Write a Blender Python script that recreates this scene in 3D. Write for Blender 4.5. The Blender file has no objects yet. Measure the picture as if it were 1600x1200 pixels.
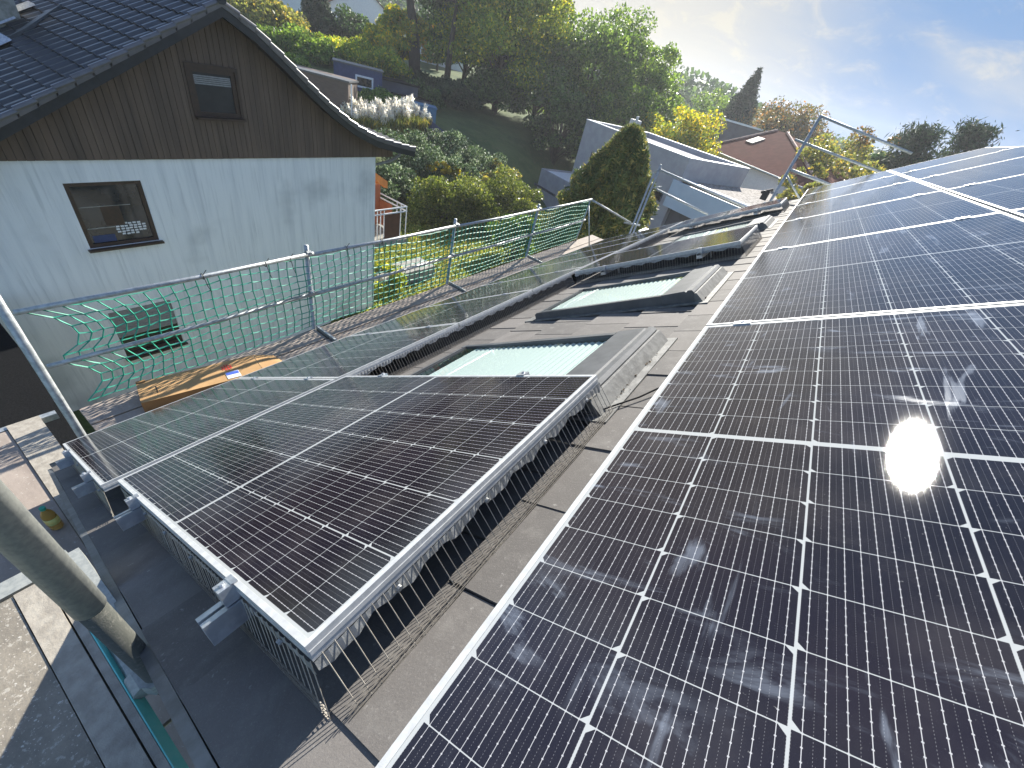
import bpy, math, random
import numpy as np
from mathutils import Matrix, Vector, Quaternion
random.seed(7)
RNG = np.random.default_rng(11)
scene = bpy.context.scene
COL = scene.collection

# ------------------------------------------------------------------ camera
CAM = Vector((-1.74903835, -0.06244156, 0.66512796))
RW = Matrix(((0.57005874, -0.79159738, 0.22001505),
             (-0.40867434, -0.50550678, -0.75990011),
             (0.71275403, 0.3432732, -0.6116741)))          # world -> camera (x right, y down, z forward)
F = 632.135
cd = bpy.data.cameras.new('camera'); cam = bpy.data.objects.new('camera', cd); COL.objects.link(cam)
cd.sensor_width = 36.0; cd.lens = F / 1600 * 36.0; cd.clip_start = 0.02; cd.clip_end = 3000
m3 = Matrix((RW[0], -RW[1], -RW[2])).transposed()
cam.matrix_world = Matrix.Translation(CAM) @ m3.to_4x4()
scene.camera = cam

# ------------------------------------------------------------------ sun, sky, exposure
SUN = Vector((0.84943839, 0.18902546, 0.49267006)).normalized()
EL = math.asin(SUN.z)
sd = bpy.data.lights.new('sun', 'SUN'); sd.energy = 4.6; sd.angle = math.radians(0.5); sd.color = (1.0, 0.95, 0.86)
so = bpy.data.objects.new('sun', sd); COL.objects.link(so)
so.rotation_mode = 'QUATERNION'; so.rotation_quaternion = SUN.to_track_quat('Z', 'Y')
world = bpy.data.worlds.new('World'); scene.world = world; world.use_nodes = True
wn = world.node_tree.nodes; wl = world.node_tree.links; wn.clear()
sky = wn.new('ShaderNodeTexSky'); sky.sky_type = 'NISHITA'; sky.sun_disc = False
sky.sun_elevation = EL
sky.sun_rotation = math.atan2(SUN.x, SUN.y)
sky.air_density = 1.0; sky.dust_density = 1.2; sky.ozone_density = 1.5
wtc = wn.new('ShaderNodeTexCoord')
def wmath(op, a, b=None, c=None):
    n = wn.new('ShaderNodeMath'); n.operation = op
    for i, v in enumerate((a, b, c)):
        if v is None: continue
        if isinstance(v, (int, float)): n.inputs[i].default_value = v
        else: wl.new(v, n.inputs[i])
    return n.outputs[0]
def wdot(vec):
    n = wn.new('ShaderNodeVectorMath'); n.operation = 'DOT_PRODUCT'; wl.new(wtc.outputs['Generated'], n.inputs[0]); n.inputs[1].default_value = vec
    return n.outputs['Value']
def wmap(scale, rot=(0, 0, 0)):
    mp = wn.new('ShaderNodeMapping'); mp.inputs['Scale'].default_value = scale; mp.inputs['Rotation'].default_value = rot
    wl.new(wtc.outputs['Generated'], mp.inputs['Vector']); return mp.outputs[0]
def wnoise(vec, scale, detail, rough=.55, dist=0.0):
    n = wn.new('ShaderNodeTexNoise'); n.inputs['Scale'].default_value = scale; n.inputs['Detail'].default_value = detail
    n.inputs['Roughness'].default_value = rough; n.inputs['Distortion'].default_value = dist; wl.new(vec, n.inputs['Vector']); return n.outputs['Fac']
def wramp(v, a, b):
    n = wn.new('ShaderNodeMapRange'); n.interpolation_type = 'SMOOTHSTEP'
    wl.new(v, n.inputs['Value']); n.inputs['From Min'].default_value = a; n.inputs['From Max'].default_value = b; return n.outputs['Result']
# thin cirrus veil, thickest ahead-left of the roof, thinning to the right
veil_dir = Vector((math.cos(math.radians(32)), math.sin(math.radians(32)), .12)).normalized()
veil = wramp(wdot(veil_dir), .84, 1.0)
soft = wnoise(wmap((1, 1, 3.2), (0.25, 0.1, 0.4)), 2.3, 6, .55, .6)
streak = wnoise(wmap((.7, 6.5, 13), (0.5, -0.35, 0.15)), 2.2, 9, .62, .5)
cl = wmath('ADD', wmath('MULTIPLY', veil, .86), wmath('MULTIPLY', wramp(soft, .46, .78), .42))
cl = wmath('ADD', cl, wmath('MULTIPLY', wramp(streak, .50, .74), .42))
cl = wmath('MINIMUM', cl, .93)
sc_ = wn.new('ShaderNodeVectorMath'); sc_.operation = 'MULTIPLY'; wl.new(sky.outputs[0], sc_.inputs[0]); sc_.inputs[1].default_value = (.44, .53, .64)
cap = wn.new('ShaderNodeVectorMath'); cap.operation = 'MINIMUM'; wl.new(sc_.outputs[0], cap.inputs[0]); fwd = wramp(wdot(Vector((.98, .02, .18)).normalized()), .30, .80)
cmx = wn.new('ShaderNodeMix'); cmx.data_type = 'RGBA'; wl.new(fwd, cmx.inputs[0]); cmx.inputs[6].default_value = (3.5, 3.9, 4.6, 1); cmx.inputs[7].default_value = (.34, .80, 1.6, 1); wl.new(cmx.outputs[2], cap.inputs[1])
wmix = wn.new('ShaderNodeMix'); wmix.data_type = 'RGBA'
wl.new(cl, wmix.inputs[0]); wl.new(cap.outputs[0], wmix.inputs[6]); wmix.inputs[7].default_value = (1.95, 1.82, 1.50, 1)
bg = wn.new('ShaderNodeBackground'); bg.inputs['Strength'].default_value = 0.15
wo = wn.new('ShaderNodeOutputWorld'); wl.new(wmix.outputs[2], bg.inputs[0]); wl.new(bg.outputs[0], wo.inputs[0])
scene.view_settings.view_transform = 'Standard'; scene.view_settings.look = 'None'
scene.view_settings.exposure = 1.38; scene.view_settings.gamma = 1.0
scene.render.engine = 'CYCLES'
scene.cycles.use_denoising = True
scene.cycles.max_bounces = 7; scene.cycles.transparent_max_bounces = 12

# ------------------------------------------------------------------ frames and helpers
PITCH = math.radians(33.0)
RM = Matrix.Rotation(-PITCH, 4, 'X')      # roof frame (u along eave, w down slope, h off the roof) -> world
TILE = -0.165                              # tile surface, measured from the top of the solar panels
def roof(u, w, h=0.0): return RM @ Vector((u, w, h))
def ray(x, y): return (RW.transposed() @ Vector(((x - 800) / F, (y - 600) / F, 1))).normalized()
def atX(x, y, X): d = ray(x, y); return CAM + d * ((X - CAM.x) / d.x)
def atY(x, y, Y): d = ray(x, y); return CAM + d * ((Y - CAM.y) / d.y)
def atZ(x, y, Z): d = ray(x, y); return CAM + d * ((Z - CAM.z) / d.z)
def atR(x, y, r):
    d = ray(x, y); return CAM + d * (r / math.hypot(d.x, d.y))

WM = {}   # world matrix of things (and of their parts)
def empty(name, label, cat, loc=(0, 0, 0), rot=None, group=None):
    o = bpy.data.objects.new(name, None); COL.objects.link(o); o.empty_display_size = .2
    M = Matrix.Translation(Vector(loc)) @ (rot if rot is not None else Matrix.Identity(4))
    o.matrix_world = M; WM[o.name] = M
    o['label'] = label; o['category'] = cat
    if group: o['group'] = group
    return o
def tag(o, label=None, cat=None, group=None, kind=None):
    if label: o['label'] = label
    if cat: o['category'] = cat
    if group: o['group'] = group
    if kind: o['kind'] = kind
    return o
def copy_tree(o, parent=None):
    c = o.copy(); COL.objects.link(c); c.parent = parent
    for ch in list(o.children): copy_tree(ch, c)
    return c

class MB:
    def __init__(s, M=None): s.v = []; s.f = []; s.mi = []; s.M = M; s.cur = 0
    def add(s, vs, fs):
        n = len(s.v)
        for p in vs:
            p = Vector(p); s.v.append(tuple(s.M @ p) if s.M is not None else tuple(p))
        for f in fs: s.f.append([i + n for i in f]); s.mi.append(s.cur)
    def box(s, a, b):
        x0, y0, z0 = a; x1, y1, z1 = b
        s.add([(x0, y0, z0), (x1, y0, z0), (x1, y1, z0), (x0, y1, z0), (x0, y0, z1), (x1, y0, z1), (x1, y1, z1), (x0, y1, z1)],
              [(0, 3, 2, 1), (4, 5, 6, 7), (0, 1, 5, 4), (1, 2, 6, 5), (2, 3, 7, 6), (3, 0, 4, 7)])
    def hexa(s, p):
        s.add(p, [(0, 3, 2, 1), (4, 5, 6, 7), (0, 1, 5, 4), (1, 2, 6, 5), (2, 3, 7, 6), (3, 0, 4, 7)])
    def beam(s, p0, p1, wx, wz, up=(0, 0, 1)):
        p0 = Vector(p0); p1 = Vector(p1); d = (p1 - p0).normalized(); up = Vector(up)
        r = d.cross(up).normalized() * wx / 2; u = r.cross(d).normalized() * wz / 2
        s.hexa([p0 - r - u, p0 + r - u, p1 + r - u, p1 - r - u, p0 - r + u, p0 + r + u, p1 + r + u, p1 - r + u])
    def tube(s, pts, r, n=8, cap=True):
        pts = [Vector(p) for p in pts]; rr = r if isinstance(r, (list, tuple)) else [r] * len(pts)
        vs = []; fs = []; ref = None
        for i, p in enumerate(pts):
            d = (pts[min(i + 1, len(pts) - 1)] - pts[max(i - 1, 0)])
            if d.length < 1e-9: d = Vector((0, 0, 1))
            d.normalize()
            if ref is None or abs(ref.dot(d)) > .95: ref = Vector((0, 0, 1)) if abs(d.z) < .9 else Vector((1, 0, 0))
            a = d.cross(ref).normalized(); b = d.cross(a)
            for k in range(n):
                t = 2 * math.pi * k / n; vs.append(p + (a * math.cos(t) + b * math.sin(t)) * rr[i])
        for i in range(len(pts) - 1):
            for k in range(n):
                k2 = (k + 1) % n; fs.append((i * n + k, i * n + k2, (i + 1) * n + k2, (i + 1) * n + k))
        if cap: fs.append(tuple(range(n - 1, -1, -1))); fs.append(tuple(range((len(pts) - 1) * n, len(pts) * n)))
        s.add(vs, fs)
    def prism(s, poly, ext):
        """poly: list of 3-d points (planar), ext: extrusion vector"""
        n = len(poly); e = Vector(ext); P = [Vector(p) for p in poly]
        s.add(P + [p + e for p in P], [tuple(range(n - 1, -1, -1)), tuple(range(n, 2 * n))] + [(i, (i + 1) % n, (i + 1) % n + n, i + n) for i in range(n)])
    def wall(s, P0, ex, ez, W, H, holes, th):
        """wall rectangle W x H at P0 along unit ex, ez; holes (x0,z0,x1,z1); reveal depth th along -(ex x ez) .. real openings"""
        P0 = Vector(P0); ex = Vector(ex); ez = Vector(ez); nn = ex.cross(ez)
        xs = sorted({0, W, *[h[0] for h in holes], *[h[2] for h in holes]}); zs = sorted({0, H, *[h[1] for h in holes], *[h[3] for h in holes]})
        for i in range(len(xs) - 1):
            for j in range(len(zs) - 1):
                cx = (xs[i] + xs[i + 1]) / 2; cz = (zs[j] + zs[j + 1]) / 2
                if any(h[0] < cx < h[2] and h[1] < cz < h[3] for h in holes): continue
                s.add([P0 + ex * xs[i] + ez * zs[j], P0 + ex * xs[i + 1] + ez * zs[j], P0 + ex * xs[i + 1] + ez * zs[j + 1], P0 + ex * xs[i] + ez * zs[j + 1]], [(0, 1, 2, 3)])
        for (a, b, c, d) in holes:
            q = [(a, b), (c, b), (c, d), (a, d)]
            for k in range(4):
                p, r = q[k], q[(k + 1) % 4]
                A = P0 + ex * p[0] + ez * p[1]; B = P0 + ex * r[0] + ez * r[1]
                s.add([A, B, B - nn * th, A - nn * th], [(0, 1, 2, 3)])
    def build(s, name, mats, parent=None, smooth=False, local=False, origin=None):
        me = bpy.data.meshes.new(name)
        V = s.v
        if parent is not None and not local:
            Mi = WM[parent.name].inverted(); V = [tuple(Mi @ Vector(p)) for p in V]
        if parent is None and origin is not None:
            o3 = Vector(origin); V = [tuple(Vector(p) - o3) for p in V]
        me.from_pydata(V, [], s.f)
        if not isinstance(mats, (list, tuple)): mats = [mats]
        for m in mats: me.materials.append(m)
        if len(mats) > 1: me.polygons.foreach_set('material_index', s.mi)
        if smooth: me.polygons.foreach_set('use_smooth', [True] * len(me.polygons))
        me.update()
        o = bpy.data.objects.new(name, me); COL.objects.link(o)
        if parent is not None: o.parent = parent; WM[o.name] = WM[parent.name]
        elif origin is not None: o.location = origin; WM[o.name] = Matrix.Translation(Vector(origin))
        else: WM[o.name] = Matrix.Identity(4)
        return o

# ------------------------------------------------------------------ materials
def new_mat(name):
    m = bpy.data.materials.new(name); m.use_nodes = True; return m
class NT:
    def __init__(s, m):
        s.m = m; s.n = m.node_tree.nodes; s.l = m.node_tree.links; s.b = s.n['Principled BSDF']; s.out = s.n['Material Output']
        s.tc = s.n.new('ShaderNodeTexCoord')
    def val(s, sock, v):
        if isinstance(v, (int, float)): sock.default_value = v
        elif isinstance(v, tuple): sock.default_value = v if len(v) in (3,) and sock.type == 'VECTOR' else (v if len(v) == 4 else (*v, 1))
        else: s.l.new(v, sock)
    def math(s, op, a, b=None, c=None, clamp=False):
        n = s.n.new('ShaderNodeMath'); n.operation = op; n.use_clamp = clamp
        for i, v in enumerate((a, b, c)):
            if v is not None: s.val(n.inputs[i], v)
        return n.outputs[0]
    def noise(s, scale, detail=4, rough=.55, dist=0., vec=None, mscale=None, rot=None, coord='Object', w=None):
        v = vec if vec is not None else s.tc.outputs[coord]
        if mscale or rot:
            mp = s.n.new('ShaderNodeMapping'); s.l.new(v, mp.inputs[0])
            if mscale: mp.inputs['Scale'].default_value = mscale
            if rot: mp.inputs['Rotation'].default_value = rot
            v = mp.outputs[0]
        n = s.n.new('ShaderNodeTexNoise'); s.l.new(v, n.inputs['Vector'])
        n.inputs['Scale'].default_value = scale; n.inputs['Detail'].default_value = detail; n.inputs['Roughness'].default_value = rough; n.inputs['Distortion'].default_value = dist
        return n.outputs['Fac']
    def ramp(s, v, a, b, lo=0., hi=1., smooth=True):
        n = s.n.new('ShaderNodeMapRange'); n.interpolation_type = 'SMOOTHSTEP' if smooth else 'LINEAR'
        s.l.new(v, n.inputs['Value']); n.inputs['From Min'].default_value = a; n.inputs['From Max'].default_value = b
        n.inputs['To Min'].default_value = lo; n.inputs['To Max'].default_value = hi; return n.outputs['Result']
    def mix(s, f, a, b):
        n = s.n.new('ShaderNodeMix'); n.data_type = 'RGBA'; s.val(n.inputs[0], f); s.val(n.inputs[6], a); s.val(n.inputs[7], b); return n.outputs[2]
    def bump(s, h, strength=.3, dist=.01):
        n = s.n.new('ShaderNodeBump'); n.inputs['Strength'].default_value = strength; n.inputs['Distance'].default_value = dist
        s.l.new(h, n.inputs['Height']); s.l.new(n.outputs[0], s.b.inputs['Normal'])
    def set(s, **k):
        for a, v in k.items(): s.val(s.b.inputs[a.replace('_', ' ')], v)
def simple(name, c1, c2=None, scale=8, rough=.6, metal=0., bump=0., bscale=None, detail=5, lo=.35, hi=.65, mscale=None, coord='Object', bdist=.01, spec=None):
    m = new_mat(name); t = NT(m)
    if c2 is None: c2 = tuple(x * .8 for x in c1)
    f = t.ramp(t.noise(scale, detail, .6, mscale=mscale, coord=coord), lo, hi)
    t.set(Base_Color=t.mix(f, c1, c2), Roughness=rough, Metallic=metal)
    if spec is not None: t.set(Specular_IOR_Level=spec)
    if bump: t.bump(t.noise(bscale or scale * 3, 6, .65, mscale=mscale, coord=coord), bump, bdist)
    return m

M = {}
M['alu'] = simple('anodised_aluminium', (.56, .57, .565), (.46, .47, .47), 30, .5, .2, .05)
M['alu_mill'] = simple('mill_aluminium', (.62, .64, .66), (.45, .47, .5), 22, .42, .8, .1)
M['wire'] = simple('guard_wire', (.42, .39, .34), (.32, .29, .25), 60, .5, .2)
M['strip'] = simple('grey_retaining_strip', (.34, .35, .35), (.24, .25, .25), 40, .5, .3, .3, 90)
M['galv'] = simple('galvanised_steel', (.46, .48, .48), (.30, .32, .32), 26, .48, .55, .15, 60)
M['galv_old'] = simple('weathered_galvanised_steel', (.36, .37, .34), (.27, .285, .27), 90, .62, .25, .12, 420, detail=8, bdist=.002)
M['galv_shaded'] = simple('shade_darkened_steel', (.085, .088, .075), (.17, .165, .14), 90, .85, 0, .7, 350, detail=8, bdist=.003, lo=.5, hi=.75)  # shade on the lower tube painted in as a darker, speckled steel
M['black_plastic'] = simple('black_plastic', (.015, .015, .016), None, 10, .5)
M['cable'] = simple('black_cable', (.012, .012, .013), None, 10, .4)

def panel_mat(name, smudge):
    m = new_mat(name); t = NT(m); mt = t.math
    sep = t.n.new('ShaderNodeSeparateXYZ'); t.l.new(t.tc.outputs['Object'], sep.inputs[0]); x, y = sep.outputs[0], sep.outputs[1]
    cxn = mt('DIVIDE', mt('SUBTRACT', x, .016), .1837)
    col = mt('FLOOR', cxn)
    lx = mt('MULTIPLY', mt('SUBTRACT', mt('FRACT', cxn), .5), .1837)
    yy = mt('SUBTRACT', mt('ABSOLUTE', mt('SUBTRACT', y, .861)), .007)
    rn = mt('DIVIDE', yy, .0931)
    ly = mt('MULTIPLY', mt('SUBTRACT', mt('FRACT', rn), .5), .0931)
    ax = mt('ABSOLUTE', lx); ay = mt('ABSOLUTE', ly)
    inx = mt('LESS_THAN', ax, .0903); iny = mt('LESS_THAN', ay, .0459)
    par = mt('SUBTRACT', mt('MULTIPLY', mt('MODULO', col, 2.), 2.), 1.)
    side = mt('MULTIPLY', par, mt('SIGN', mt('SUBTRACT', y, .861)))
    cut = mt('ADD', mt('SUBTRACT', .0908, ax), mt('SUBTRACT', .0458, mt('MULTIPLY', ly, side)))
    inc = mt('GREATER_THAN', cut, .0088)
    # field limits
    fld = mt('MULTIPLY', mt('GREATER_THAN', yy, 0.0), mt('MULTIPLY', mt('LESS_THAN', yy, .838), mt('MULTIPLY', mt('GREATER_THAN', x, .016), mt('LESS_THAN', x, 1.118))))
    cell = mt('MULTIPLY', mt('MULTIPLY', inx, iny), mt('MULTIPLY', inc, fld))
    bb = mt('ABSOLUTE', mt('SUBTRACT', mt('FRACT', mt('ADD', mt('DIVIDE', lx, .0180), .5 + 5)), .5))  # dist to cell-of-bar centre
    bb = mt('MULTIPLY', mt('SUBTRACT', .5, bb), .0180)
    barx = mt('LESS_THAN', bb, .00038)
    barx = mt('MULTIPLY', barx, mt('LESS_THAN', ax, .0885))
    padp = mt('ABSOLUTE', mt('SUBTRACT', mt('FRACT', mt('DIVIDE', ly, .0132)), .5))
    pad = mt('MULTIPLY', mt('LESS_THAN', bb, .0011), mt('LESS_THAN', padp, .055))
    midn = mt('MULTIPLY', mt('LESS_THAN', mt('SUBTRACT', .009, bb), .00022), mt('LESS_THAN', mt('FRACT', mt('DIVIDE', y, .0035)), .4))
    # fingers, fine silver lines across the busbars
    fing = mt('LESS_THAN', mt('FRACT', mt('DIVIDE', ly, .00135)), .06)
    nz = t.noise(2.2, 3, .5); gr = t.noise(900, 1, .5)
    cc = t.mix(t.ramp(nz, .3, .7), (.0055, .0045, .0085), (.0105, .0075, .0135))
    cc = t.mix(mt('MULTIPLY', fing, .12), cc, (.10, .10, .12))
    cc = t.mix(mt('MULTIPLY', t.ramp(gr, .66, .80), .22), cc, (.10, .10, .13))
    bars = mt('MAXIMUM', mt('MAXIMUM', barx, pad), mt('MULTIPLY', midn, .35))
    cc = t.mix(mt('MULTIPLY', bars, .95), cc, (.42, .42, .43))
    base = t.mix(cell, (.37, .385, .385), cc)
    t.set(Specular_IOR_Level=0.0, Roughness=1.0)
    # glass surface
    t.set(Coat_Weight=1.0, Coat_IOR=1.45)
    dustn = t.noise(3.5, 6, .65)
    if smudge:
        s1 = t.noise(3.2, 7, .62, 1.6, mscale=(1.0, 3.6, 1), rot=(0, 0, .5))
        s2 = t.noise(2.2, 3, .6, .6)
        sm = mt('MULTIPLY', t.ramp(s1, .54, .67), t.ramp(s2, .42, .58))
        s3 = t.noise(2.1, 6, .5, 2.2, mscale=(3.8, .7, 1), rot=(0, 0, -.35))
        sm = mt('ADD', mt('MULTIPLY', sm, .32), mt('MULTIPLY', mt('MULTIPLY', t.ramp(s3, .62, .70), t.ramp(s2, .38, .56)), .32), clamp=True)
        base = t.mix(mt('MULTIPLY', sm, .85), base, (.40, .46, .56))
        t.set(Coat_Roughness=mt('ADD', .025, mt('MULTIPLY', sm, .12)))
    else:
        t.set(Coat_Roughness=.03)
    sp = t.noise(260, 2, .5); 
    base = t.mix(mt('MULTIPLY', t.ramp(sp, .73, .80), .35), base, (.4, .4, .38))
    base = t.mix(mt('ADD', .006, mt('MULTIPLY', t.ramp(dustn, .42, .72), .034)), base, (.55, .50, .46))
    t.set(Base_Color=base)
    # faint texture of the solar glass
    bp = t.n.new('ShaderNodeBump'); bp.inputs['Strength'].default_value = .03; bp.inputs['Distance'].default_value = .002
    t.l.new(t.noise(1400, 1, .5), bp.inputs['Height']); t.l.new(bp.outputs[0], t.b.inputs['Coat Normal'])
    return m
M['cells'] = panel_mat('solar_cells_under_glass', False)
M['cells_smudged'] = panel_mat('solar_cells_under_smudged_glass', True)

m = new_mat('concrete_roof_tile'); t = NT(m)
oi = t.n.new('ShaderNodeNewGeometry')
pn = t.ramp(oi.outputs['Random Per Island'], 0, 1, .0, 1., False)
c = t.mix(pn, (.165, .152, .141), (.100, .094, .089))
c = t.mix(t.math('MULTIPLY', t.ramp(t.noise(14, 8, .7), .45, .75), .5), c, (.21, .20, .185))
c = t.mix(t.math('MULTIPLY', t.ramp(t.noise(3.2, 7, .68, 1.), .46, .68), .6), c, (.105, .098, .09))
c = t.mix(t.math('MULTIPLY', t.ramp(t.noise(240, 3, .7), .55, .75), .35), c, (.32, .30, .28))
c = t.mix(t.math('MULTIPLY', t.ramp(t.noise(45, 3, .6), .66, .74), .5), c, (.33, .32, .30))
t.set(Base_Color=c, Roughness=.78, Specular_IOR_Level=.3); t.bump(t.noise(160, 6, .7), .35, .003); M['tile'] = m
M['lead'] = simple('dark_grey_flashing', (.20, .21, .22), (.14, .145, .15), 14, .42, .5, .1)
M['hood'] = simple('grey_aluminium_hood', (.11, .115, .12), (.08, .085, .09), 9, .5, .1, .05)
M['hood_light'] = simple('dusty_aluminium_flashing', (.20, .20, .19), (.12, .12, .115), 16, .6, .1, .2)
M['frame_dark'] = simple('dark_window_frame', (.10, .11, .125), None, 9, .35, .3)
m = new_mat('roof_window_glass'); t = NT(m)
trb = t.n.new('ShaderNodeBsdfTransparent'); trb.inputs[0].default_value = (.93, .99, .97, 1); glb = t.n.new('ShaderNodeBsdfGlossy'); glb.inputs['Roughness'].default_value = .02
lw_ = t.n.new('ShaderNodeLayerWeight'); lw_.inputs[0].default_value = .5; frs_o = t.math('ADD', .04, t.math('MULTIPLY', t.math('POWER', lw_.outputs['Facing'], 5.0), .96)); mxs = t.n.new('ShaderNodeMixShader')
t.l.new(frs_o, mxs.inputs[0]); t.l.new(trb.outputs[0], mxs.inputs[1]); t.l.new(glb.outputs[0], mxs.inputs[2]); t.l.new(mxs.outputs[0], t.out.inputs[0])
M['glass'] = m
m = new_mat('pleated_blind'); t = NT(m)
sep = t.n.new('ShaderNodeSeparateXYZ'); t.l.new(t.tc.outputs['Object'], sep.inputs[0])
t.set(Base_Color=(.45, .50, .49), Roughness=.7); M['blind'] = m
M['wood_dark'] = simple('stained_timber_reveal', (.10, .07, .045), None, 12, .6)
M['dirt'] = simple('moss_debris', (.16, .11, .06), (.07, .05, .03), 40, .9)

m = new_mat('scaffold_plywood'); t = NT(m)
c = t.mix(t.ramp(t.noise(6, 8, .7, mscale=(1, .4, 1)), .3, .7), (.36, .30, .25), (.25, .205, .17))
c = t.mix(t.math('MULTIPLY', t.ramp(t.noise(40, 3, .6), .62, .7), .7), c, (.50, .46, .40))
c = t.mix(t.math('MULTIPLY', t.ramp(t.noise(18, 5, .6), .35, .25), .5), c, (.09, .075, .06))
t.set(Base_Color=c, Roughness=.85); t.bump(t.noise(80, 6, .7), .4, .004); M['ply'] = m
m = new_mat('paint_splashed_plywood'); t = NT(m)
c = t.mix(t.ramp(t.noise(5, 8, .7), .3, .7), (.30, .265, .21), (.17, .15, .12))
c = t.mix(t.math('MULTIPLY', t.ramp(t.noise(60, 3, .75), .57, .66), .75), c, (.42, .39, .33))
c = t.mix(t.math('MULTIPLY', t.ramp(t.noise(75, 1, .3), .74, .75), .6), c, (.62, .60, .54))
c = t.mix(t.math('MULTIPLY', t.ramp(t.noise(170, 1, .3), .70, .72), .7), c, (.56, .52, .46))
t.set(Base_Color=c, Roughness=.8); t.bump(t.noise(90, 6, .7), .5, .004); M['ply_dirty'] = m
M['deck_frame'] = simple('weathered_deck_frame', (.38, .345, .285), (.28, .25, .205), 24, .7, .0, .3, 70, detail=8)
M['net'] = simple('green_net_cord', (.015, .27, .17), (.022, .33, .22), 3, .55)
m = new_mat('cardboard'); t = NT(m)
t.set(Base_Color=t.mix(t.ramp(t.noise(5, 6, .6), .3, .7), (.50, .30, .13), (.40, .235, .10)), Roughness=.85); t.bump(t.noise(30, 4, .6), .15, .004); M['card'] = m
M['card_in'] = simple('cardboard_side', (.30, .17, .07), None, 6, .9)
M['red_ink'] = simple('red_print', (.62, .05, .03), None, 9, .7)
M['label_white'] = simple('white_paper_label', (.75, .75, .75), None, 9, .7)
M['label_blue'] = simple('blue_print', (.05, .12, .55), None, 9, .7)

# render and wall of the neighbour
m = new_mat('streaked_white_render'); t = NT(m)
st = t.noise(1.6, 7, .62, .2, mscale=(3.4, 1, .20)); st2 = t.noise(6, 5, .6, .2, mscale=(2.2, 1, .12))
c = t.mix(t.ramp(st, .42, .68), (.86, .87, .86), (.76, .775, .775))
c = t.mix(t.math('MULTIPLY', t.ramp(st2, .5, .75), .35), c, (.36, .38, .385))
c = t.mix(t.math('MULTIPLY', t.ramp(t.noise(.55, 4, .5), .55, .72), .45), c, (.30, .32, .325))
t.set(Base_Color=c, Roughness=.9); t.bump(t.noise(55, 5, .7), .25, .01); M['render'] = m
m = new_mat('stained_vertical_boarding'); t = NT(m)
c = t.mix(t.ramp(t.noise(3, 7, .65, mscale=(1, 1, .10)), .3, .72), (.155, .105, .074), (.088, .062, .046))
c = t.mix(t.math('MULTIPLY', t.ramp(t.noise(9, 6, .6, mscale=(2.4, 1, .07)), .50, .78), .6), c, (.21, .15, .105))
t.set(Base_Color=c, Roughness=.75); t.bump(t.noise(14, 5, .6, mscale=(2, 1, .1)), .3, .01); M['boards'] = m
M['black_tile'] = simple('black_glazed_roof_tile', (.030, .032, .036), (.020, .022, .025), 5, .36, 0, .1, 30, spec=.45)
M['brown_frame'] = simple('brown_window_frame', (.062, .034, .022), (.045, .026, .018), 14, .45)
m = new_mat('dark_window_pane'); t = NT(m); t.set(Base_Color=t.mix(t.ramp(t.noise(1.6, 3, .5), .35, .7), (.008, .009, .010), (.030, .032, .034)), Roughness=.05, Specular_IOR_Level=.6); M['pane'] = m
M['dark_int'] = simple('dark_room', (.02, .019, .018), None, 2, .8)
M['white_paint'] = simple('white_paint', (.74, .75, .75), (.66, .67, .68), 6, .5)
M['gutter'] = simple('zinc_gutter', (.30, .32, .33), (.22, .24, .25), 9, .4, .6)
M['orange'] = simple('orange_fabric', (.72, .28, .08), (.60, .22, .06), 7, .8)
M['terracotta'] = simple('rust_brown_panel', (.38, .13, .06), (.32, .11, .05), 4, .7)
M['brownpanel'] = simple('dark_brown_panel', (.14, .06, .035), None, 4, .7)
M['shutter'] = simple('grey_roller_shutter', (.30, .30, .30), None, 20, .6)
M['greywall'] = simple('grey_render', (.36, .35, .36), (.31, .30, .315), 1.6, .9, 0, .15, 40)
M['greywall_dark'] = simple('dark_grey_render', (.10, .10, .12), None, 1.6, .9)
M['bluepanel'] = simple('pale_blue_grey_cladding', (.42, .50, .58), (.38, .46, .54), .8, .5)
M['gravel'] = simple('roof_gravel', (.34, .31, .28), (.14, .125, .11), 5, .95, detail=8, lo=.42, hi=.58)
M['redtile'] = simple('red_clay_tile', (.125, .048, .038), (.095, .038, .030), 2.0, 1.0, 0, .4, 9, spec=.05)
M['slate'] = simple('blue_grey_slate', (.13, .14, .17), None, 2, .7)
M['shed_blue'] = simple('dark_blue_timber', (.045, .065, .15), None, 5, .7)
M['cyan_tank'] = simple('bright_blue_container', (.07, .20, .33), (.055, .165, .28), 3, .45)
M['shed_brown'] = simple('grey_brown_timber', (.13, .095, .075), None, 3, .85, mscale=(1, 1, 4))
M['felt'] = simple('dark_roofing_felt', (.016, .016, .017), (.008, .009, .009), 60, 1., 0, .5, 200, detail=8, spec=.05)
M['stone'] = simple('concrete_block', (.36, .35, .32), (.20, .20, .17), 6, .9, 0, .3, 30)
M['bark'] = simple('bark', (.085, .062, .045), (.045, .034, .026), 9, .95, 0, .6, 22, mscale=(1, 1, .25))
M['plume'] = simple('cream_grass_plume', (.80, .72, .56), (.66, .58, .44), 6, .95)

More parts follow.
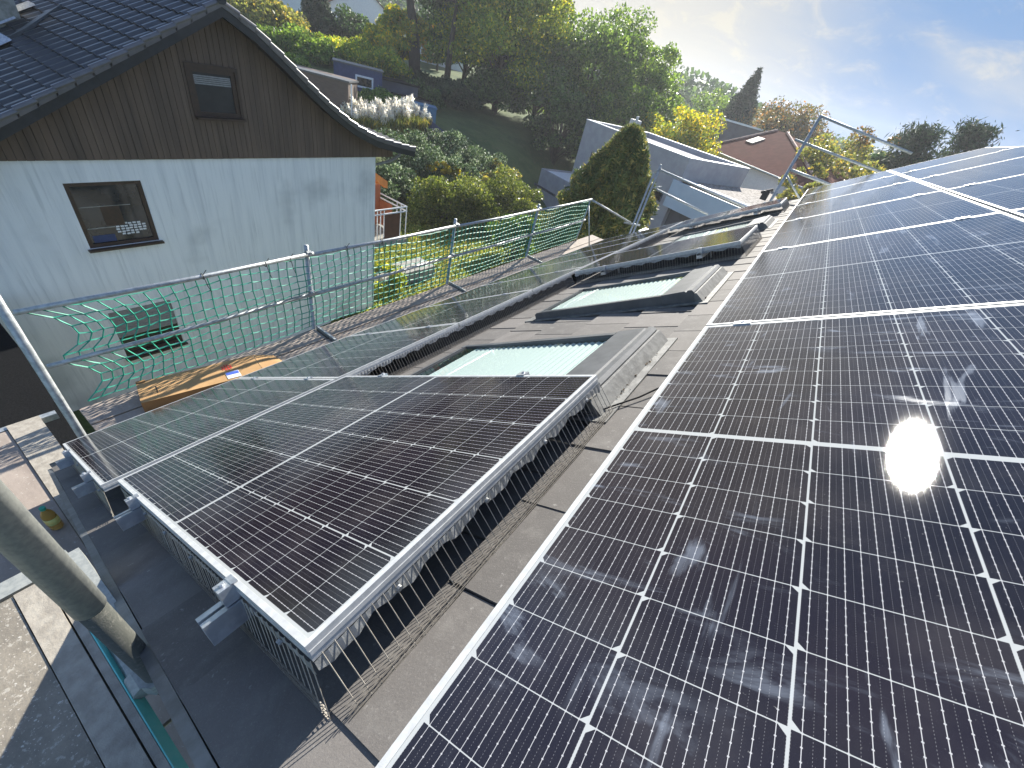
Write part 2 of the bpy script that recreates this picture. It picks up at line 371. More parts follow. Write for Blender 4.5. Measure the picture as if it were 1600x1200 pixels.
def leaf_mat(name, a, b, c=None, tr=.5, sc=.5, gloss=.4):
    m = new_mat(name); t = NT(m)
    g = t.n.new('ShaderNodeNewGeometry')
    f = t.ramp(t.noise(sc, 4, .6), .36, .64)
    colr = t.mix(f, a, b)
    if c: colr = t.mix(t.ramp(g.outputs['Random Per Island'], .72, .95), colr, c)
    rv = t.ramp(g.outputs['Random Per Island'], 0, 1, .5, 1.5, False)
    hsv = t.n.new('ShaderNodeHueSaturation'); t.l.new(colr, hsv.inputs['Color']); t.l.new(rv, hsv.inputs['Value'])
    colr = hsv.outputs[0]
    t.set(Base_Color=colr, Roughness=gloss, Specular_IOR_Level=.22)
    trn = t.n.new('ShaderNodeBsdfTranslucent')
    br = t.n.new('ShaderNodeHueSaturation'); t.l.new(colr, br.inputs['Color']); br.inputs['Value'].default_value = 1.5; br.inputs['Saturation'].default_value = 1.12; br.inputs['Hue'].default_value = .49
    t.l.new(br.outputs[0], trn.inputs[0])
    ms = t.n.new('ShaderNodeMixShader'); ms.inputs[0].default_value = tr
    t.l.new(t.b.outputs[0], ms.inputs[1]); t.l.new(trn.outputs[0], ms.inputs[2]); t.l.new(ms.outputs[0], t.out.inputs[0])
    return m
L = {
 'green': leaf_mat('green_leaves', (0.091, 0.165, 0.034), (0.152, 0.244, 0.049), (0.207, 0.268, 0.061), .5),
 'lime': leaf_mat('yellow_green_leaves', (0.183, 0.268, 0.048), (0.289, 0.354, 0.060), (0.514, 0.450, 0.074), .55),
 'yellow': leaf_mat('yellow_autumn_leaves', (0.351, 0.299, 0.044), (0.510, 0.369, 0.053), (0.176, 0.229, 0.044), .55),
 'dark': leaf_mat('dark_green_leaves', (0.043, 0.085, 0.030), (0.073, 0.128, 0.038), (0.107, 0.171, 0.048), .35),
 'conifer': leaf_mat('dark_conifer_needles', (0.025, 0.049, 0.025), (0.046, 0.077, 0.035), None, .2, .8, .6),
 'olive': leaf_mat('olive_green_leaves', (0.151, 0.183, 0.048), (0.226, 0.246, 0.065), (0.365, 0.279, 0.065), .5),
 'brown': leaf_mat('brown_autumn_leaves', (0.150, 0.105, 0.039), (0.105, 0.124, 0.039), (0.281, 0.150, 0.044), .45),
 'yelgreen': leaf_mat('yellow_and_green_leaves', (0.407, 0.407, 0.060), (0.183, 0.268, 0.051), (0.578, 0.428, 0.065), .55, .35),
 'orange': leaf_mat('orange_autumn_leaves', (0.456, 0.229, 0.035), (0.351, 0.264, 0.044), (0.211, 0.211, 0.053), .5),
 'glossy': leaf_mat('glossy_evergreen_leaves', (0.053, 0.096, 0.039), (0.085, 0.137, 0.049), (0.281, 0.334, 0.211), .3, .9, .5),
 'thuja': leaf_mat('thuja_sprays_', (.095, .140, .050), (.145, .170, .055), (.26, .22, .07), .35, 1.6, .5),
 'thuja_old': leaf_mat('thuja_sprays', (0.053, 0.079, 0.021), (0.105, 0.109, 0.025), (0.316, 0.246, 0.035), .3, 1.2, .5),
 'plume': leaf_mat('feathery_plume', (.84, .82, .74), (.76, .73, .65), None, .5, 1.5, .9),
 'hedge': leaf_mat('hedge_leaves', (.085, .125, .028), (.13, .165, .038), (.20, .21, .05), .45, 1.2),
 'grass': leaf_mat('grass_blades_sunny', (0.169, 0.234, 0.046), (0.247, 0.273, 0.065), (0.312, 0.260, 0.091), .55, .4),
 'grass_old': leaf_mat('grass_blades', (0.114, 0.211, 0.035), (0.176, 0.264, 0.053), (0.281, 0.299, 0.088), .5, .4),
}

# ------------------------------------------------------------------ vegetation builders
def quads_mesh(name, P, S, mat, parent, stretch=1.0, up=None, aspect=.6):
    """many separate leaf quads: P centres (n,3), S sizes (n)"""
    n = len(P); P = np.asarray(P, float)
    a = RNG.normal(size=(n, 3)); 
    if up is not None: a = a * (1 - up) + np.array([0, 0, 1.]) * up * np.sign(RNG.normal(size=(n, 1)) + 1.2)
    a /= np.linalg.norm(a, axis=1)[:, None]
    b = np.cross(a, RNG.normal(size=(n, 3))); b /= np.linalg.norm(b, axis=1)[:, None]
    S = np.asarray(S)[:, None]; a = a * S * stretch; b = b * S * aspect
    c = np.cross(a, b); c /= np.linalg.norm(c, axis=1)[:, None] + 1e-9
    V = np.stack([P - a, P + b + c * S * .15, P + a, P - b + c * S * .15], 1).reshape(-1, 3)
    if parent is not None:
        Mi = np.array(WM[parent.name].inverted()); V = V @ Mi[:3, :3].T + Mi[:3, 3]
    me = bpy.data.meshes.new(name)
    me.vertices.add(4 * n); me.vertices.foreach_set('co', V.ravel())
    me.loops.add(4 * n); me.loops.foreach_set('vertex_index', np.arange(4 * n))
    me.polygons.add(n); me.polygons.foreach_set('loop_start', np.arange(n) * 4); me.polygons.foreach_set('loop_total', np.full(n, 4))
    me.materials.append(mat); me.update(calc_edges=True)
    o = bpy.data.objects.new(name, me); COL.objects.link(o)
    if parent is not None: o.parent = parent; WM[o.name] = WM[parent.name]
    return o
def crown_points(center, rad, n, clumps, clump_r, bottom=-1.0, shell=.68, lean=(0, 0)):
    c = np.array(center); rad = np.array(rad)
    d = RNG.normal(size=(clumps, 3)); d /= np.linalg.norm(d, axis=1)[:, None]
    d[:, 2] = np.where(d[:, 2] < bottom, -d[:, 2] * .5, d[:, 2])
    r = (shell + (1 - shell) * RNG.random(clumps)) * (.72 + .42 * RNG.random(clumps))
    cc = c + d * rad * r[:, None]
    cr = clump_r * (.55 + .9 * RNG.random(clumps))
    w = cr ** 2; idx = RNG.choice(clumps, n, p=w / w.sum())
    e = RNG.normal(size=(n, 3)); e /= np.linalg.norm(e, axis=1)[:, None]
    e *= (RNG.random(n) ** .33)[:, None] * cr[idx][:, None]; e[:, 2] *= .60; e[:, 2] -= .25 * cr[idx] * (e[:, 0] ** 2 + e[:, 1] ** 2) / (cr[idx] ** 2)
    return cc[idx] + e, cc
def make_tree(name, label, cat, base, top, width, mat, n=7000, leaf=.16, clumps=46, group=None, kind='round', crown_from=.28, trunk_r=None, cr=None):
    base = Vector(base); H = top - base.z
    t = empty(name, label, cat, base, group=group)
    tr = trunk_r or .028 * H
    mb = MB(); x, y, z = base
    jx, jy = RNG.normal(size=2) * .03 * H
    trunk_top = z + H * (.92 if kind in ('spruce', 'pine', 'thuja') else .72)
    pts = [(x, y, z - .5), (x + jx * .3, y + jy * .3, z + H * .3), (x + jx, y + jy, z + H * .55), (x + jx * .8, y + jy * .8, trunk_top)]
    mb.tube(pts, [tr, tr * .75, tr * .5, tr * .12], 8)
    if kind == 'round':
        cz = z + H * (crown_from + 1) / 2; rz = H * (1 - crown_from) / 2
        P, cc = crown_points((x + jx * .6, y + jy * .6, cz), (width / 2, width / 2, rz), n, clumps, cr or width * .135, -.75)
        for q in cc[::3]:
            s = Vector((x + jx * .6, y + jy * .6, z + H * (crown_from * .8 + .25 * RNG.random())))
            mid = s.lerp(Vector(q), .5) + Vector((0, 0, .05 * H)); mb.tube([s, mid, q], [tr * .32, tr * .18, tr * .05], 5)
        mb.build('trunk', M['bark'], t, True)
        quads_mesh('crown', P, leaf * (.6 + .8 * RNG.random(n)), mat, t)
    elif kind in ('spruce', 'pine', 'thuja'):
        u = RNG.random(n) ** (.75 if kind != 'pine' else .6)
        lay = 26 if kind == 'spruce' else 60
        if kind == 'pine':
            k = clumps; hz = crown_from + (1 - crown_from) * RNG.random(k); rr = (1 - ((hz - crown_from) / (1 - crown_from)) ** 1.6) * width / 2
            an = RNG.random(k) * 6.283; rad = rr * (.35 + .75 * RNG.random(k))
            cc = np.stack([x + np.cos(an) * rad, y + np.sin(an) * rad, z + hz * H], 1)
            idx = RNG.integers(0, k, n); e = RNG.normal(size=(n, 3)) * width * .085; e[:, 2] *= .45; P = cc[idx] + e
            for q in cc: mb.tube([(x + jx * .6, y + jy * .6, q[2] - .04 * H), tuple(q)], [tr * .25, tr * .05], 5)
        else:
            hz = crown_from + (1 - crown_from) * (1 - np.sqrt(1 - u * .999)) if kind == 'spruce' else crown_from + (1 - crown_from) * u
            f = (hz - crown_from) / (1 - crown_from)
            an = RNG.random(n) * 6.283
            if kind == 'spruce':
                q = np.floor(hz * lay) / lay; prof = (1 - f) * (.75 + .25 * np.sin(an * 5 + q * 40)); rad = prof * width / 2 * (RNG.random(n) ** .45)
                zz = z + hz * H - rad * .22
            else:
                prof = np.sqrt(np.clip(1 - f ** 2.6, 0, 1)) * (.62 + .38 * np.sin(np.clip(f * 1.6 + .25, 0, 1.6) * 1.9))
                lump = 1 + .16 * np.sin(an * 4 + hz * 17) + .12 * np.sin(an * 9 - hz * 31)
                rad = prof * lump * width / 2 * (.55 + .45 * RNG.random(n) ** .5); zz = z + hz * H
            P = np.stack([x + jx * f * .6 + np.cos(an) * rad, y + jy * f * .6 + np.sin(an) * rad, zz], 1)
        mb.build('trunk', M['bark'], t, True)
        quads_mesh('crown', P, leaf * (.5 + 1.0 * RNG.random(n)), mat, t, 1.6, up=.35 if kind != 'spruce' else None, aspect=.35)
    return t
def make_bush(name, label, cat, center, rad, mat, n=4000, leaf=.08, clumps=40, group=None, cr=None, gz=None):
    c = Vector(center); z0 = gz if gz is not None else c.z - rad[2]
    t = empty(name, label, cat, (c.x, c.y, z0), group=group)
    P, cc = crown_points(center, rad, n, clumps, cr or min(rad[:2]) * .24, -.5, .62)
    mb = MB()
    for q in cc[::2]: 
        mid = Vector((c.x, c.y, z0)).lerp(Vector(q), .6) + Vector((0, 0, -.1))
        mb.tube([(c.x + RNG.normal() * .2, c.y + RNG.normal() * .2, z0 - .2), mid, tuple(q)], [.05, .03, .01], 5)
    mb.build('stems', M['bark'], t)
    quads_mesh('foliage', P, leaf * (.6 + .8 * RNG.random(n)), mat, t)
    return t

# ================================================================== TERRAIN
def sst(a, b, x):
    t = np.clip((x - a) / (b - a), 0, 1); return t * t * (3 - 2 * t)
def ground_h(x, y):
    x = np.asarray(x, float); y = np.asarray(y, float)
    h = -8.2 - 3.0 * sst(16, 36, x) * (1 - sst(18, 34, y))
    h = h + 2.6 * sst(17, 31, y) + 2.0 * sst(31, 48, y) + 4.5 * sst(48, 110, y) * (1 - .45 * sst(60, 160, x)) + 8 * sst(110, 300, y)
    h = h + 5.0 * sst(70, 160, x) * (1 - sst(30, 70, y)) + 3 * sst(160, 420, x)
    h = h + .12 * np.sin(x * .35 + 1) * np.cos(y * .28)
    return h
def gz(x, y): return float(ground_h(x, y))
def nonuni(a, b, fine0, fine1, nf, nc):
    return np.unique(np.concatenate([np.linspace(a, fine0, nc), np.linspace(fine0, fine1, nf), np.linspace(fine1, b, nc)]))
gx = nonuni(-130, 560, -20, 120, 110, 16); gy = nonuni(-160, 460, -10, 110, 100, 16)
X, Y = np.meshgrid(gx, gy, indexing='ij'); Z = ground_h(X, Y)
nx, ny = len(gx), len(gy)
vs = np.stack([X, Y, Z], -1).reshape(-1, 3).tolist()
fs = [(i * ny + j, (i + 1) * ny + j, (i + 1) * ny + j + 1, i * ny + j + 1) for i in range(nx - 1) for j in range(ny - 1)]
me = bpy.data.meshes.new('ground'); me.from_pydata(vs, [], fs); me.polygons.foreach_set('use_smooth', [True] * len(fs))
m = new_mat('lawn_and_soil'); t = NT(m)
c = t.mix(t.ramp(t.noise(.35, 6, .6), .38, .62), (.050, .085, .018), (.085, .12, .03))
c = t.mix(t.math('MULTIPLY', t.ramp(t.noise(1.7, 6, .7), .5, .7), .6), c, (.13, .125, .05))
c = t.mix(t.math('MULTIPLY', t.ramp(t.noise(9, 4, .7), .5, .75), .5), c, (.03, .045, .014))
t.set(Base_Color=c, Roughness=.95); t.bump(t.noise(14, 6, .7), .8, .06)
me.materials.append(m)
go = bpy.data.objects.new('ground', me); COL.objects.link(go); go['kind'] = 'structure'
# rough grass tufts of the garden seen through the net
n = 60000
px = RNG.uniform(6, 30, n); py = RNG.uniform(8.5, 21, n)
pz = ground_h(px, py) + .03
g = quads_mesh('lawn_grass', np.stack([px, py, pz], 1), .05 + .07 * RNG.random(n), L['grass'], None, 1.3, up=.6, aspect=.35)
tag(g, kind='stuff'); g['label'] = 'rough sunlit garden grass between our scaffold and the hedge'; g['category'] = 'grass'

# ================================================================== OUR HOUSE
U0, U1 = -1.81, 8.95
house = empty('solar_roof_house', 'house under our feet with a dark flat-tiled roof carrying the solar panels', 'house', (3.5, 0, gz(3.5, 0)))
SKY = [(-.54, .25, .33, 1.68), (1.05, 1.86, .33, 1.55), (4.62, 5.42, .33, 1.53)]   # roof windows: u0,u1,w0,w1
mb = MB(RM); TW, TL = .30, .34
rows = range(-8, 11); woff = .26
k = 0
for r in rows:
    wa = woff + r * TL; wb = wa + TL; 
    sh = (r % 2) * TW / 2
    nu = int((U1 - U0) / TW) + 2
    for i in range(nu):
        ua = U0 + i * TW - sh; ub = ua + TW
        ua2 = max(ua, U0); ub2 = min(ub, U1)
        if ub2 - ua2 < .03: continue
        if any(s[0] + .04 < ua2 and ub2 < s[1] - .04 and s[2] + .04 < wa and wb < s[3] - .04 for s in SKY): continue
        j = lambda: random.uniform(-.0008, .0008)
        hl = TILE + (.0045 if random.random() < .3 else .0008) + j(); hr = TILE - .001 + j()            # the uphill-of-sun side edge stands a little proud
        lo = .016; up = -.004; g = .0014
        du = random.uniform(-.002, .002)
        a0, b0 = ua2 + g + du, ub2 - g * .2 + du
        wbb = wb + .006
        mb.hexa([(a0, wa, hl + up - .022), (b0, wa, hr + up - .022), (b0, wbb, hr + lo - .024), (a0, wbb, hl + lo - .024),
                 (a0, wa, hl + up), (b0, wa, hr + up), (b0, wbb, hr + lo), (a0, wbb, hl + lo)])
mb.build('tiled_roof', M['tile'], house)
mb = MB(RM)
mb.box((U0 + .01, -2.5, TILE - .14), (U1 - .01, 3.96, TILE - .03))
mb.M = None
ridge = roof(0, -2.5, TILE - .03)
mb.hexa([(U0, ridge.y, ridge.z - .1), (U1, ridge.y, ridge.z - .1), (U1, ridge.y - 4.5, ridge.z - 3.0), (U0, ridge.y - 4.5, ridge.z - 3.0),
         (U0, ridge.y, ridge.z), (U1, ridge.y, ridge.z), (U1, ridge.y - 4.5, ridge.z - 2.9), (U0, ridge.y - 4.5, ridge.z - 2.9)])
mb.build('roof_deck', M['lead'], house)
for q in (U0 - .022, U1): mb = MB(RM); mb.box((q, -2.5, TILE - .16), (q + .022, 3.98, TILE + .004)); mb.build('verge_trim', M['lead'], house)
mb = MB(); e = roof(0, 3.97, TILE)
for th in range(7):
    a0 = math.pi + math.pi * th / 7; a1 = math.pi + math.pi * (th + 1) / 7; cy, cz, rr = e.y + .055, e.z - .05, .062
    mb.add([(U0, cy + rr * math.cos(a0), cz + rr * math.sin(a0)), (U1, cy + rr * math.cos(a0), cz + rr * math.sin(a0)), (U1, cy + rr * math.cos(a1), cz + rr * math.sin(a1)), (U0, cy + rr * math.cos(a1), cz + rr * math.sin(a1))], [(0, 1, 2, 3)])
mb.build('gutter', M['gutter'], house, True)
mb = MB()
mb.box((U0 + .25, -5.8, gz(3, 0) - .5), (U1 - .25, e.y - .45, e.z + .12))
mb.prism([(U0 + .25, -5.8, e.z + .12), (U0 + .25, e.y - .45, e.z + .12), (U0 + .25, ridge.y, ridge.z - .28)], (U1 - U0 - .5, 0, 0))
mb.build('wall', M['render'], house)
for k, (a, b, c, d) in enumerate(SKY):
    T = TILE
    fr = MB(RM)    # window frame: curb and sash
    H = T + .075
    for (p, q) in (((a, c), (b, c + .06)), ((a, d - .05), (b, d)), ((a, c + .06), (a + .03, d - .05)), ((b - .03, c + .06), (b, d - .05))):
        fr.box((p[0], p[1], T - .12), (q[0], q[1], H - .010 if q[1] == d else H))
    fw = fr.build('roof_window_frame', M['frame_dark'], house)
    g = MB(RM); g.add([(a + .028, c + .05, H - .004), (b - .028, c + .05, H - .004), (b - .028, d - .048, H - .010), (a + .028, d - .048, H - .010)], [(0, 1, 2, 3)])
    pass
    g.build('pane', M['glass'], fw)
    bl = MB(RM); nfold = 56; w0, w1 = c + .07, (d - .07 if k else d - .16); vs = []; fs = []
    for i in range(nfold + 1):
        w = w0 + (w1 - w0) * i / nfold; hh = H - .018 - (.008 if i % 2 else 0)
        vs += [(a + .036, w, hh), (b - .036, w, hh)]
        if i: n0 = 2 * i; fs.append((n0 - 2, n0 - 1, n0 + 1, n0))
    bl.add(vs, fs); bl.build('pleated_blind', M['blind'], fw)
    rv = MB(RM)
    rv.box((a + .028, c + .05, T - .16), (b - .028, d - .06, T - .14))
    for (p, q) in (((a + .030, c + .05), (a + .034, d - .06)), ((b - .034, c + .05), (b - .030, d - .06)), ((a + .034, d - .064), (b - .034, d - .056))):
        rv.box((p[0], p[1], T - .29), (q[0], q[1], T - .03))
    rv.build('reveal', M['label_white'], fw)
    hd = MB(RM)     # folded metal hood along the top, stepped profile
    prof = [(c - .035, T + .0), (c - .035, T + .086), (c - .022, T + .102), (c + .004, T + .102), (c + .010, T + .092), (c + .018, T + .092), (c + .024, T + .099), (c + .172, T + .090), (c + .178, T + .076), (c + .178, T + .03)]
    hd.prism([(a - .015, w, h) for w, h in prof], (b - a + .03, 0, 0))
    hd.build('top_hood', M['hood'], fw)
    sd_ = MB(RM)
    for (x0, x1) in ((a - .012, a + .026), (b - .026, b + .012)):
        sd_.prism([(x0, c + .18, T), (x0, c + .18, H + .012), (x0, d, H - .004), (x0, d, T)], (x1 - x0, 0, 0))
    sd_.prism([(a - .014, d - .045, T - .02), (a - .014, d - .045, H - .0005), (a - .014, d + .012, H - .012), (a - .014, d + .012, T - .02)], (b - a + .028, 0, 0))
    sd_.build('side_covers', M['hood'], fw)
    fl = MB(RM)     # flashing: flat apron round the window
    z = T + .020
    fl.box((a - .06, c - .12, z - .01), (b + .06, c - .035, z + .001)); fl.box((a - .045, c - .04, z - .01), (a - .012, d + .02, z)); fl.box((b + .012, c - .04, z - .01), (b + .045, d + .02, z))
    fl.box((a - .06, d + .012, z - .01), (b + .06, d + .10, z + .003))
    fl.prism([(a - .02, c - .035, z), (a - .02, c - .037, T + .080), (a - .02, c - .05, T + .080), (a - .02, c - .085, z)], (b - a + .04, 0, 0))
    fl.build('flashing', M['hood_light'], fw)
    if k < 2:
        db = MB(RM)
        for i in range(70 if k == 0 else 12):
            u = random.uniform(a + .1, b - .02) if k == 0 else random.uniform(a - .0, a + .12); w = c - .075 + random.gauss(0, .012); s = random.uniform(.003, .009)
            v = [(u + random.uniform(-s, s), w + random.uniform(-s, s), z + random.uniform(0, s * 1.5)) for _ in range(4)]
            db.add(v, [(0, 1, 2), (0, 2, 3), (0, 3, 1), (1, 3, 2)])
        tag(db.build('moss_debris', M['dirt'], fw), kind='stuff')

# ================================================================== SOLAR PANELS
PW, PL, PH = 1.134, 1.722, .035
def make_panel(smudge):
    root = empty('solar_module', 'x', 'solar panel')
    f = MB(); lip = .0115; zt = 0.0
    f.box((0, 0, -PH), (lip, PL, zt)); f.box((PW - lip, 0, -PH), (PW, PL, zt)); f.box((lip, 0, -PH), (PW - lip, lip, zt)); f.box((lip, PL - lip, -PH), (PW - lip, PL, zt))
    # raised ridge of the extrusion, outside
    f.box((-.0015, .002, -.022), (0, PL - .002, -.013)); f.box((PW, .002, -.022), (PW + .0015, PL - .002, -.013))
    f.box((.002, -.0015, -.022), (PW - .002, 0, -.013)); f.box((.002, PL, -.022), (PW - .002, PL + .0015, -.013))
    fo = f.build('frame', M['alu'], root, local=True)
    g = MB(); g.box((lip, lip, -.008), (PW - lip, PL - lip, -.0012))
    g.build('glass_with_cells', M['cells_smudged' if smudge else 'cells'], root, local=True)
    j = MB(); j.box((PW / 2 - .04, PL / 2 - .05, -.026), (PW / 2 + .04, PL / 2 + .05, -.0085)); j.build('junction_box', M['black_plastic'], root, local=True)
    return root
proto = make_panel(False); proto_s = make_panel(True)
used = {proto.name: False, proto_s.name: False}
def place_panel(u, w, landscape, label, group, smudge=False):
    src = proto_s if smudge else proto
    if not used[src.name]: o = src; used[src.name] = True
    else: o = copy_tree(src)
    R = RM @ Matrix.Translation((u, w, 0))
    if landscape: R = R @ Matrix(((0, 1, 0, 0), (-1, 0, 0, 0), (0, 0, 1, 0), (0, 0, 0, 1)))
    o.matrix_world = R; o['label'] = label; o['group'] = group
    return o
ORD = ['nearest', 'second', 'third', 'fourth', 'fifth', 'sixth', 'seventh', 'farthest']
GU = 'panels of the large upper array'; GL = 'panels of the lower array'
for i in range(6):
    u = -1.732 + i * 1.742
    nm = 'nearest' if i == 0 else ('farthest' if i == 5 else ORD[i])
    extra = {0: ' with sun glare', 1: ' with smears'}.get(i, '')
    place_panel(u, 0, True, f'{nm} landscape solar panel{extra} in the lower row of the upper array', GU, smudge=i < 2)
    if i >= 1: place_panel(u, -1.154, True, f"{(ORD[i - 1] if i < 5 else 'farthest')} landscape solar panel in the upper row of the upper array, by the ridge", GU)
for i in range(8):
    lab = {0: 'nearest portrait solar panel of the eave row, reflecting the scaffold tube', 1: 'second portrait solar panel of the eave row, behind the cardboard box', 7: 'farthest portrait solar panel of the eave row'}.get(i, f'{ORD[i]} portrait solar panel of the eave row counted from the camera')
    place_panel(-1.697 + i * 1.154, 2.028, False, lab, GL)
AP = {'A': -1.647, 'C': 2.60, 'E': 6.43}
place_panel(AP['A'], .256, False, 'large portrait solar panel in the foreground, beside the first roof window', GL)
place_panel(AP['C'], .256, False, 'portrait solar panel standing between the second and third roof windows', GL)
place_panel(AP['E'], .256, False, 'portrait solar panel beyond the last roof window', GL)

# ------------------------------------------------------------------ rails and clamps
def clamp_mesh(end, d=1):
    c = MB()
    if end:    # end clamp: block beside the frame with a lip over it, bolt on top
        c.box((-.030 * d if d > 0 else 0, -.02, -.036), (0 if d > 0 else .030, .02, .0025)); c.box((-.004 if d > 0 else -.009, -.02, .0005), (.009 if d > 0 else .004, .02, .004))
        x = -.016 * d
    else:
        c.box((-.019, -.03, .0008), (.019, .03, .0045)); c.box((-.0085, -.03, -.03), (.0085, .03, .0008)); x = 0
    c.tube([(x, 0, .003), (x, 0, .0095)], .0062, 8)
    return c
cm_mid = clamp_mesh(False); cm_e0 = clamp_mesh(True, 1); cm_e1 = clamp_mesh(True, -1)
proto_c = {}
def rail(u0, u1, w, clamps, label, group, cap=True):
    base = roof(u0, w, -.06)
    t = empty('mounting_rail', label, 'mounting rail', base, Matrix.Rotation(-PITCH, 4, 'X'), group)
    r = MB(); Lr = u1 - u0; z0 = -.036 + .06
    # C-shaped extrusion
    z0 -= .002
    for b in (((0, -.026, z0 - .050), (Lr, .026, z0 - .047)), ((0, -.026, z0 - .047), (Lr, -.022, z0)), ((0, .022, z0 - .047), (Lr, .026, z0)), ((0, -.022, z0 - .003), (Lr, -.006, z0)), ((0, .006, z0 - .003), (Lr, .022, z0)), ((0, -.022, z0 - .024), (Lr, .022, z0 - .021)), ((.0005, -.0215, z0 - .0465), (.002, .0215, z0 - .0245)), ((0, .026, z0 - .047), (Lr, .032, z0 - .043))):
        r.box(*b)
    u = .35
    r.build('rail_profile', M['alu_mill'], t, local=True)
    while u < Lr:
        hk = MB(); hk.box((u, -.03, -.105), (u + .03, .012, -.098)); hk.box((u, -.03, -.105), (u + .03, -.024, z0 - .01)); hk.build('roof_hook', M['alu_mill'], t, local=True); u += 1.2
    for (cu, kind) in clamps:
        key = kind
        if key not in proto_c:
            proto_c[key] = {'m': cm_mid, 'a': cm_e0, 'b': cm_e1}[kind].build('module_clamp', M['alu_mill'], t, local=True); o = proto_c[key]
        else:
            o = proto_c[key].copy(); COL.objects.link(o); o.parent = t
        o.location = (cu - u0, 0, .06)
    return t
seamsD = [i * 1.742 for i in range(0, 5)]
for w, nm in ((-.135, 'lowest'), (-.985, 'second'), (-1.29, 'third'), (-2.14, 'topmost')):
    ss = [s for s in seamsD if not (nm in ('third', 'topmost') and s < .01)]
    rail(-1.74 if nm in ('lowest', 'second') else .01, 8.76, w, [(s, 'm') for s in ss], f'{nm} aluminium rail under the upper array, its clamps on the panel seams', 'rails under the upper array')
for w, nm in ((.60, 'upper'), (1.60, 'lower')):
    rail(AP['A'] - .078, AP['A'] + PW + .05, w, [(AP['A'], 'a'), (AP['A'] + PW, 'b')], f'{nm} rail under the foreground panel, its end clamp gripping the frame', 'short rails under single panels')
    for key, num in (('C', 'the panel between the second and third roof windows'), ('E', 'the panel beyond the last roof window')):
        rail(AP[key] - .055, AP[key] + PW + .05, w, [(AP[key], 'a'), (AP[key] + PW, 'b')], f'{nm} rail under {num}', 'short rails under single panels')
for w, nm in ((2.40, 'upper'), (3.35, 'lower')):
    rail(-1.697 - .078, -1.697 + 8 * 1.154 + .03, w, [(-1.697, 'a')] + [(-1.697 + i * 1.154 - .01, 'm') for i in range(1, 8)] + [(-1.697 + 8 * 1.154 - .02, 'b')], f'long {nm} rail under the eave row of panels, its stub end showing by the verge', 'long rails under the eave row')
# ------------------------------------------------------------------ bird guards
def guard(name_label, runs, group, flare=.042, wr=.0011):
    """runs: list of (u0,w0,u1,w1, outward du,dw) along panel edges"""
    o0 = roof(runs[0][0], runs[0][1], TILE)
    t = empty('bird_guard', name_label, 'wire mesh', o0, group=group)
    wv = MB(RM); hz = MB(RM); st = MB(RM)
    for (u0, w0, u1, w1, du, dw) in runs:
        Ln = math.hypot(u1 - u0, w1 - w0); n = int(Ln / .0254); eu, ew = (u1 - u0) / Ln, (w1 - w0) / Ln
        zb = TILE + .014
        fl = flare if dw < 0 else .022
        prof = [(.003, -.030), (fl * .9, zb + .004), (fl, zb + .001)]
        for i in range(n + 1):
            s = min(Ln, i * .0254 + random.uniform(-.002, .002)); jo = random.uniform(-.0008, .0008); lean = random.uniform(-.002, .002)
            cu, cw = u0 + eu * s, w0 + ew * s
            wv.tube([(cu + du * (d + jo) + eu * lean * k, cw + dw * (d + jo) + ew * lean * k, h) for k, (d, h) in enumerate(prof)], wr, 3, False)
        for (d, h) in [(.003 + (fl - .003) * q_, -.030 + (zb + .031) * q_ + .001) for q_ in (.80, .86, .91, .955, 1.0)]:
            ns = max(2, int(Ln / .25)); P = []
            for k in range(ns + 1):
                s = Ln * k / ns; j = random.uniform(-.0012, .0012); P.append((u0 + eu * s + du * (d + j), w0 + ew * s + dw * (d + j), h))
            hz.tube(P, .0012, 3, False)
        # crimped retaining strip below the frame
        ns = int(Ln / .0127); vs = []; fs = []
        for k in range(ns + 1):
            s = Ln * k / ns; low = -.054 - .007 * math.sin(s * 41 + 1) - .003 * math.sin(s * 97); d = .0035 + (.0016 if k % 2 else 0)
            vs += [(u0 + eu * s + du * d, w0 + ew * s + dw * d, -.033), (u0 + eu * s + du * (d + .001), w0 + ew * s + dw * (d + .001), low)]
            if k: a = 2 * k; fs.append((a - 2, a - 1, a + 1, a))
        st.add(vs, fs)
        q = .12
        while q < Ln:
            cu, cw = u0 + eu * q, w0 + ew * q
            st.tube([(cu + du * .006, cw + dw * .006, -.044), (cu + du * .013, cw + dw * .013, -.046)], .006, 8); q += .28
    wv.build('upright_wires', M['wire'], t); hz.build('foot_wires', M['wire'], t); st.build('retaining_strip', M['strip'], t)
wl_ = .256
def sides(key): 
    a = AP[key]; return [(a + PW, wl_, a, wl_, 0, -1), (a, wl_, a, 1.978, -1, 0), (a + PW, 1.978, a + PW, wl_, 1, 0)]
guard('wire bird guard round the foreground panel', sides('A'), 'bird guards')
guard('wire bird guard round the panel between the second and third roof windows', sides('C'), 'bird guards', .042, .0017)
guard('wire bird guard round the panel beyond the last roof window', sides('E'), 'bird guards', .042, .002)
guard('wire bird guard along the eave row, beside the first two roof windows', [(AP['C'] - .01, 2.028, AP['A'] + PW + .01, 2.028, 0, -1)], 'bird guards', .03, .0019)
guard('wire bird guard along the eave row, beside the farthest roof window', [(AP['E'] - .01, 2.028, AP['C'] + PW + .01, 2.028, 0, -1)], 'bird guards', .03, .0019)
guard('wire bird guard on the near end of the eave row', [(-1.697, 2.028, -1.697, 3.75, -1, 0)], 'bird guards', .02)

cb = MB(RM); z = TILE + .02
cb.tube([(-.60, .36, z + .03), (-.56, .28, z + .012), (-.40, .16, z + .004), (-.22, .05, z + .008), (-.08, -.05, z + .03), (.02, -.12, z + .06)], .0035, 6)
tag(cb.build('solar_cable', M['cable'], origin=roof(-.5, .3, z)), 'black cable lying in a curve from the foreground panel to the upper array', 'cable')

